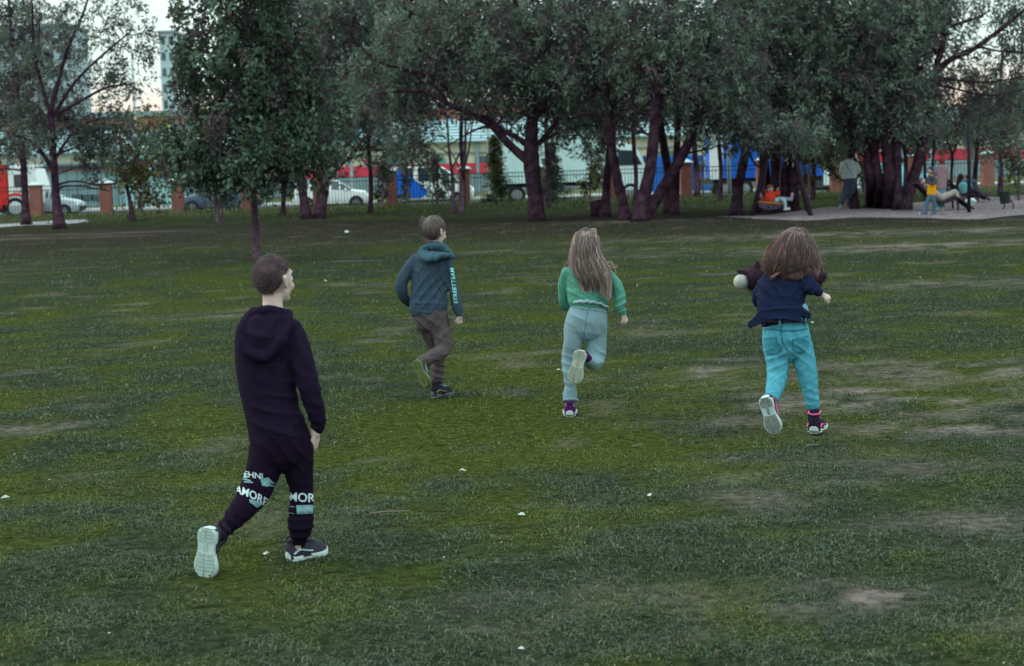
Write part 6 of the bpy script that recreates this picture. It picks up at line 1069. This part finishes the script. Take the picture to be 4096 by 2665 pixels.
rec = simple_person('person in beige clothes lying on the nearer wave lounger', ZL, {
    'body': [('e', 3690, 728, 13, 15, 0), ('c', [(3700, 742, 0, 7), (3716, 758, 0, 14), (3740, 782, 0, 14)]), ('c', [(3770, 790, 0, 9), (3810, 770, 0, 8), (3850, 805, 0, 5)]), ('c', [(3700, 740, -.15, 5), (3715, 720, -.2, 4)])],
    'top': [('c', [(3706, 745, 0, 15), (3735, 775, 0, 19), (3765, 795, 0, 17)], 1.3), ('c', [(3712, 745, -.22, 7), (3735, 765, -.26, 7), (3720, 775, -.25, 5)], 1)],
    'trousers': [('c', [(3765, 792, 0, 16), (3800, 778, -.05, 13), (3822, 764, -.05, 9), (3828, 788, -.05, 9)], 1.2), ('c', [(3770, 795, .15, 12), (3815, 785, .15, 10)], 1)],
    'legging': [('c', [(3824, 775, .1, 9), (3845, 792, .1, 9), (3862, 806, .1, 7)], 1)],
    'shoe': [('c', [(3868, 806, 0, 9), (3892, 800, 0, 8)], 1), ('c', [(3880, 818, .12, 8), (3898, 806, .12, 8)], 1)], 'hair': [('e', 3686, 724, 14, 13, .02)]},
    {'body': skin2, 'top': cl('beige_fleece', (.30, .25, .24)), 'trousers': cl('beige_trousers', (.36, .31, .28)), 'legging': cl('plum_legging', (.11, .03, .07)), 'shoe': cl('white_trainer', (.58, .72, .72)), 'hair': cl('auburn_hair', (.16, .06, .05))}, (3760, 843))
simple_person('person with dark hair and denim jacket leaning back on the rear lounger', ZL2, {
    'body': [('e', 3846, 712, 11, 14, 0), ('c', [(3846, 726, 0, 7), (3850, 745, 0, 12), (3856, 765, 0, 12)]), ('c', [(3912, 722, 0, 5), (3922, 716, 0, 5)])],
    'top': [('c', [(3848, 730, 0, 15), (3850, 750, 0, 18), (3855, 768, 0, 17)], 1), ('c', [(3855, 730, -.1, 8), (3885, 726, -.1, 6), (3904, 724, -.1, 5)], 1)],
    'trousers': [('c', [(3860, 768, 0, 14), (3895, 760, 0, 12), (3930, 785, 0, 7)], 1), ('c', [(3900, 748, .1, 10), (3925, 775, .1, 7)], 1)],
    'shoe': [('c', [(3935, 786, 0, 8), (3950, 776, 0, 8)], 1)], 'hair': [('e', 3843, 708, 13, 14, -.02), ('c', [(3838, 712, -.02, 10), (3832, 740, -.05, 10), (3830, 765, -.05, 6)], .8)]},
    {'body': skin2, 'top': cl('denim_jacket', (.06, .16, .24)), 'trousers': cl('dark_trousers', (.045, .04, .07)), 'shoe': cl('dark_shoe', (.10, .06, .09)), 'hair': cl('dark_plum_hair', (.045, .02, .035))}, (3880, 812))
simple_person('person with reddish hair partly hidden behind the lamp post on the rear lounger', ZL2 + .6, {
    'body': [('e', 3872, 712, 10, 13, 0), ('c', [(3872, 724, 0, 6), (3878, 745, 0, 11)])],
    'top': [('c', [(3874, 730, 0, 13), (3880, 760, 0, 14)], 1)], 'hair': [('e', 3872, 706, 11, 11, -.02)]},
    {'body': skin2, 'top': cl('teal_top', (.09, .2, .24)), 'hair': MATS['auburn_hair']}, (3880, 806))
# small backpack with turquoise patch hanging by the lounger
bp = P(3853, 752, ZL2 - .35); bo = MB().ell(bp, (.17, .11, .2), nu=12, nv=8).build('backpack', cl('turquoise_cloth', (.16, .42, .48)), None, smooth=True); tag(bo, 'turquoise backpack leaning on the denim-clad person at the rear lounger', 'backpack')
# nest swing
ZS = zc(G(3120, 862)); sw = empty('nest_swing', G(3120, 862), 'nest swing hanging in a dark timber A-frame at the playground edge', 'swing')
topL, topR = P(3068, 570, ZS), P(3170, 566, ZS)
for (bx, by, tx, ty, d) in ((3006, 862, 3082, 568, -.6), (3018, 852, 3086, 568, .9), (3246, 860, 3156, 566, -.6), (3236, 850, 3160, 566, .9)):
    a = P(bx, by, ZS); a = G(bx, by + (4 if d < 0 else -2)); b = P(tx, ty, ZS); MB().tube([a + [0, 0, -.1], b + [0, 0, .1]], .072, .072, n=8).build('frame_leg', mdark, sw, smooth=True)
MB().tube([P(3060, 564, ZS), P(3182, 562, ZS)], .08, n=10, ref=(0, 0, 1)).build('top_beam', mdark, sw)
bc_ = P(3077, 812, ZS); Rt = rotm(ry=.12)
ring = [bc_ + Rt @ np.array([.36 * math.cos(a), .36 * math.sin(a), 0]) for a in np.linspace(0, 2 * math.pi, 25)]
MB().tube(ring, .035, n=8, ref=(0, 0, 1), caps=False).build('basket_rim', mat('basket_rim_ochre', (.32, .14, .05), .8, nscale=10), sw, smooth=True)
net = MB()
for k in range(12):
    a = k * math.pi / 6; net.tube([bc_ + Rt @ np.array([.36 * math.cos(a) * math.cos(t), .36 * math.sin(a) * math.cos(t), -.20 * math.sin(t)]) for t in np.linspace(0, math.pi / 2, 7)], .012, n=5, caps=False)
for t in (.35, .7, 1.1): net.tube([bc_ + Rt @ np.array([.36 * math.cos(t) * math.cos(a), .36 * math.cos(t) * math.sin(a), -.2 * math.sin(t)]) for a in np.linspace(0, 2 * math.pi, 17)], .012, n=5, ref=(0, 0, 1), caps=False)
net.build('basket_net', mat('net_rope', (.06, .045, .09), .9, nscale=14, col2=(.3, .25, .35)), sw)
for a in (.6, 2.5, 3.8, 5.6):
    p = bc_ + Rt @ np.array([.36 * math.cos(a), .36 * math.sin(a), 0]); MB().tube([p, P(3105 + (20 if math.cos(a) > 0 else -20), 566, ZS)], .009, n=5).build('rope', mat('swing_rope', (.10, .08, .09), .9), sw)
simple_person('child in a red top sitting in the nest swing', ZS, {
    'body': [('e', 3081, 756, 13, 15, 0), ('c', [(3081, 768, 0, 6), (3080, 790, 0, 14), (3090, 805, 0, 13)]), ('c', [(3108, 762, 0, 5), (3113, 752, 0, 5)]), ('c', [(3065, 768, .1, 4), (3062, 756, .1, 4)])],
    'top': [('c', [(3081, 772, 0, 14), (3078, 790, 0, 22), (3085, 800, 0, 22)], .8), ('c', [(3095, 776, 0, 9), (3118, 778, 0, 8), (3110, 765, 0, 6)], 1), ('c', [(3068, 775, .1, 7), (3064, 768, .1, 5)], 1)],
    'trousers': [('c', [(3100, 803, 0, 12), (3125, 796, 0, 9), (3138, 806, -.05, 8), (3142, 835, -.1, 6)], 1)],
    'shoe': [('c', [(3140, 838, -.1, 6), (3156, 836, -.12, 6)], 1)], 'hair': [('e', 3080, 751, 15, 14, .02)]},
    {'body': skin2, 'top': cl('red_sweater', (.60, .05, .03)), 'trousers': cl('pale_leggings', (.38, .52, .55)), 'shoe': cl('pale_shoe', (.5, .58, .6)), 'hair': MATS['auburn_hair']}, (3080, 845), voxel=.014)
simple_person('fair-haired child lying in the nest swing with pink shoes raised', ZS + .1, {
    'body': [('e', 3040, 785, 12, 11, 0), ('c', [(3046, 795, 0, 7), (3062, 806, 0, 11), (3085, 808, 0, 10)])],
    'top': [('c', [(3052, 800, 0, 11), (3075, 808, 0, 13), (3095, 808, 0, 11)], .8)],
    'trousers': [('c', [(3100, 806, 0, 10), (3130, 796, -.05, 8), (3162, 798, -.1, 6)], 1)],
    'shoe': [('c', [(3165, 800, -.1, 6), (3169, 776, -.1, 6)], 1)], 'hair': [('e', 3037, 781, 13, 11, .0)]},
    {'body': skin2, 'top': cl('orange_top', (.45, .08, .05)), 'trousers': cl('blue_leggings', (.22, .35, .48)), 'shoe': cl('pink_shoe', (.5, .25, .32)), 'hair': cl('fair_hair', (.35, .28, .22))}, (3060, 845), voxel=.014)
Z7 = 82.5
simple_person('dark-clad passer-by with a turquoise bag walking behind the fence', Z7 + 3, {
    'body': [('e', 562, 782, 7, 9, 0), ('c', [(560, 800, 0, 8), (560, 845, 0, 6)])], 'top': [('c', [(561, 792, 0, 9), (560, 806, 0, 11), (560, 816, 0, 10)], .8)], 'trousers': [('c', [(556, 815, 0, 6), (553, 848, 0, 5)], 1), ('c', [(564, 815, 0, 6), (568, 848, 0, 5)], 1)], 'hair': [('e', 562, 780, 8, 9, -.02)]},
    {'body': skin2, 'top': cl('plum_coat', (.05, .02, .06)), 'trousers': cl('plum_trousers', (.06, .03, .07)), 'hair': MATS['dark_plum_hair']}, (560, 850))
bo = MB().ell(P(575, 820, Z7 + 2.6), (.06, .05, .16), nu=10, nv=8).build('handbag', mat('turquoise_bag', (.02, .5, .65), .5), None, smooth=True); tag(bo, 'small turquoise bag carried by the passer-by behind the fence', 'bag')
# lamp post
lp = G(3876, 852); zl = zc(lp); lo = empty('lamp_post', lp, 'dark slim lamp post with a flat double head over the loungers', 'lamp post')
tp = P(3876, 448, zl); mlp = mat('lamp_post_paint', (.018, .016, .026), .7); MB().tube([lp + [0, 0, -.05], [lp[0], lp[1], tp[2]]], [.055, .04], n=12).build('post', mlp, lo, smooth=True)
for s in (-1, 1): MB().tube(crom([[lp[0], lp[1], tp[2] - .02], [lp[0] + s * .14, lp[1], tp[2] + .07], [lp[0] + s * .34, lp[1], tp[2] + .04]], 3), .05, .018, n=8, ref=(0, 1, 0)).build('lamp_head', mlp, lo, smooth=True)
# litter bin on bent tube stand
lb_ = G(4025, 838); zb = zc(lb_); bi = empty('litter_bin', lb_, 'dark green litter bin on a bent tube stand at the right edge', 'litter bin'); s = zb / FPX
mg = mat('bin_green', (.016, .022, .026), .7, var=.1)
t_ = P(4018, 770, zb); b_ = P(4018, 815, zb); MB().tube([b_ + [.02, 0, 0], t_], [19 * s, 21 * s], n=20).build('bucket', mg, bi, smooth=False)
MB().tube([t_ - [0, 0, .01], t_ + [0, 0, .03]], [22 * s, 22 * s], n=20).build('bucket_rim', mg, bi)
for q in ([(4036, 795), (4050, 812), (4054, 830), (4046, 838)], [(4016, 812), (4018, 825), (4012, 836)]):
    MB().tube(crom([P(a, b, zb) for a, b in q], 4), .02, n=7).build('stand', mdark2, bi, smooth=True)
# litter, twigs and petals on the lawn
mlit = mat('litter_white', (.46, .50, .47), .6, nscale=60, var=.1); mtw = mat('dry_twig', (.20, .165, .15), .9, nscale=40)
for i, (px, py, L, lab) in enumerate(((22, 2008, .024, 'crumpled white tissue at the left edge of the lawn'), (1388, 934, .085, 'white wrapper lying far off behind the boy in the blue hoodie'), (1300, 1131, .035, 'small white scrap on the grass right of the black-clad boy’s head'), (1068, 2236, .018, 'tiny white pebble between the two shoes of the boy in black'), (2086, 2078, .02, 'small white scrap in the grass below the fair-haired girl'), (2235, 1490, .016, 'white scrap on the grass beside the fair-haired girl’s raised shoe'), (3250, 1300, .02, 'white scrap on the grass by the hip of the jeans-clad girl'), (1850, 1900, .022, 'pale leaf scrap lying mid-lawn below the boy in the blue hoodie'), (2600, 2000, .018, 'small pale scrap in the middle right lawn'), (2085, 2620, .013, 'white scrap at the bottom edge of the lawn'))):
    p = G(px, py); o = MB().add([[-L, -L * .5, 0], [L * .8, -L * .6, .25 * L], [L, L * .5, .05 * L], [0, L * .7, .5 * L], [-L * .9, L * .4, .1 * L], [0, 0, .75 * L], [0, 0, -.1 * L]], [(0, 1, 5), (1, 2, 5), (2, 3, 5), (3, 4, 5), (4, 0, 5), (1, 0, 6), (2, 1, 6), (3, 2, 6), (4, 3, 6), (0, 4, 6)]).build('litter_scrap', mlit, None)
    o.location = (p[0], p[1], .022); o.rotation_euler = (0, 0, i * 1.3); tag(o, lab.replace('’s', ''), 'litter')
for i, (px, py, L, a, lab) in enumerate(((1560, 2072, .10, .1, 'pale bent dry twig on the lawn between the boys'), (2550, 1800, .05, .9, 'short pale stick lying below the fair-haired girl on the right'), (3250, 1800, .05, .5, 'pale stick in the grass below the jeans-clad girl'), (2480, 1600, .05, .8, 'small white stick right of the fair-haired girl standing foot'), (2940, 1855, .04, 2.3, 'little forked twig on dark soil in the lower right lawn'), (3550, 1735, .06, 0, 'thin pale twig beside the bare soil patch at the right'))):
    p = G(px, py); d = np.array([math.cos(a), math.sin(a), 0]); o = MB().tube(crom([[*(-d * L)], [*(d * -.2 * L + [0, .06 * L, .03 * L])], [*(d * L + [0, 0, .02 * L])]], 4), .0032, n=6).build('twig', mtw, None, smooth=True); o.location = (p[0], p[1], .028); tag(o, lab, 'twig')
n = 170; y = rng.uniform(5.6, 30, n) ** 1.0; x = rng.uniform(-1, 1, n) * y * .3; s = rng.uniform(.003, .008, n); a = rng.random(n) * 6.28; V = []
b = np.column_stack([x, y, relief(x, y) + .02 + rng.random(n) * .012]); u = np.column_stack([np.cos(a), np.sin(a), rng.normal(size=n) * .3]) * s[:, None]; v = np.column_stack([-np.sin(a), np.cos(a), rng.normal(size=n) * .5]) * s[:, None] * .6
V = np.stack([b - u, b + v, b + u, b - v], 1).reshape(-1, 3); me = np_mesh('fallen_petals', V, np.arange(len(V)), 4); o = link_mesh('fallen_petals', me, mat('petal', (.38, .42, .38), .6, nscale=30, col2=(.70, .66, .42), trans=.2)); tag(o, 'tiny pale petals and seed fluff scattered over the lawn', 'petals', kind='stuff')
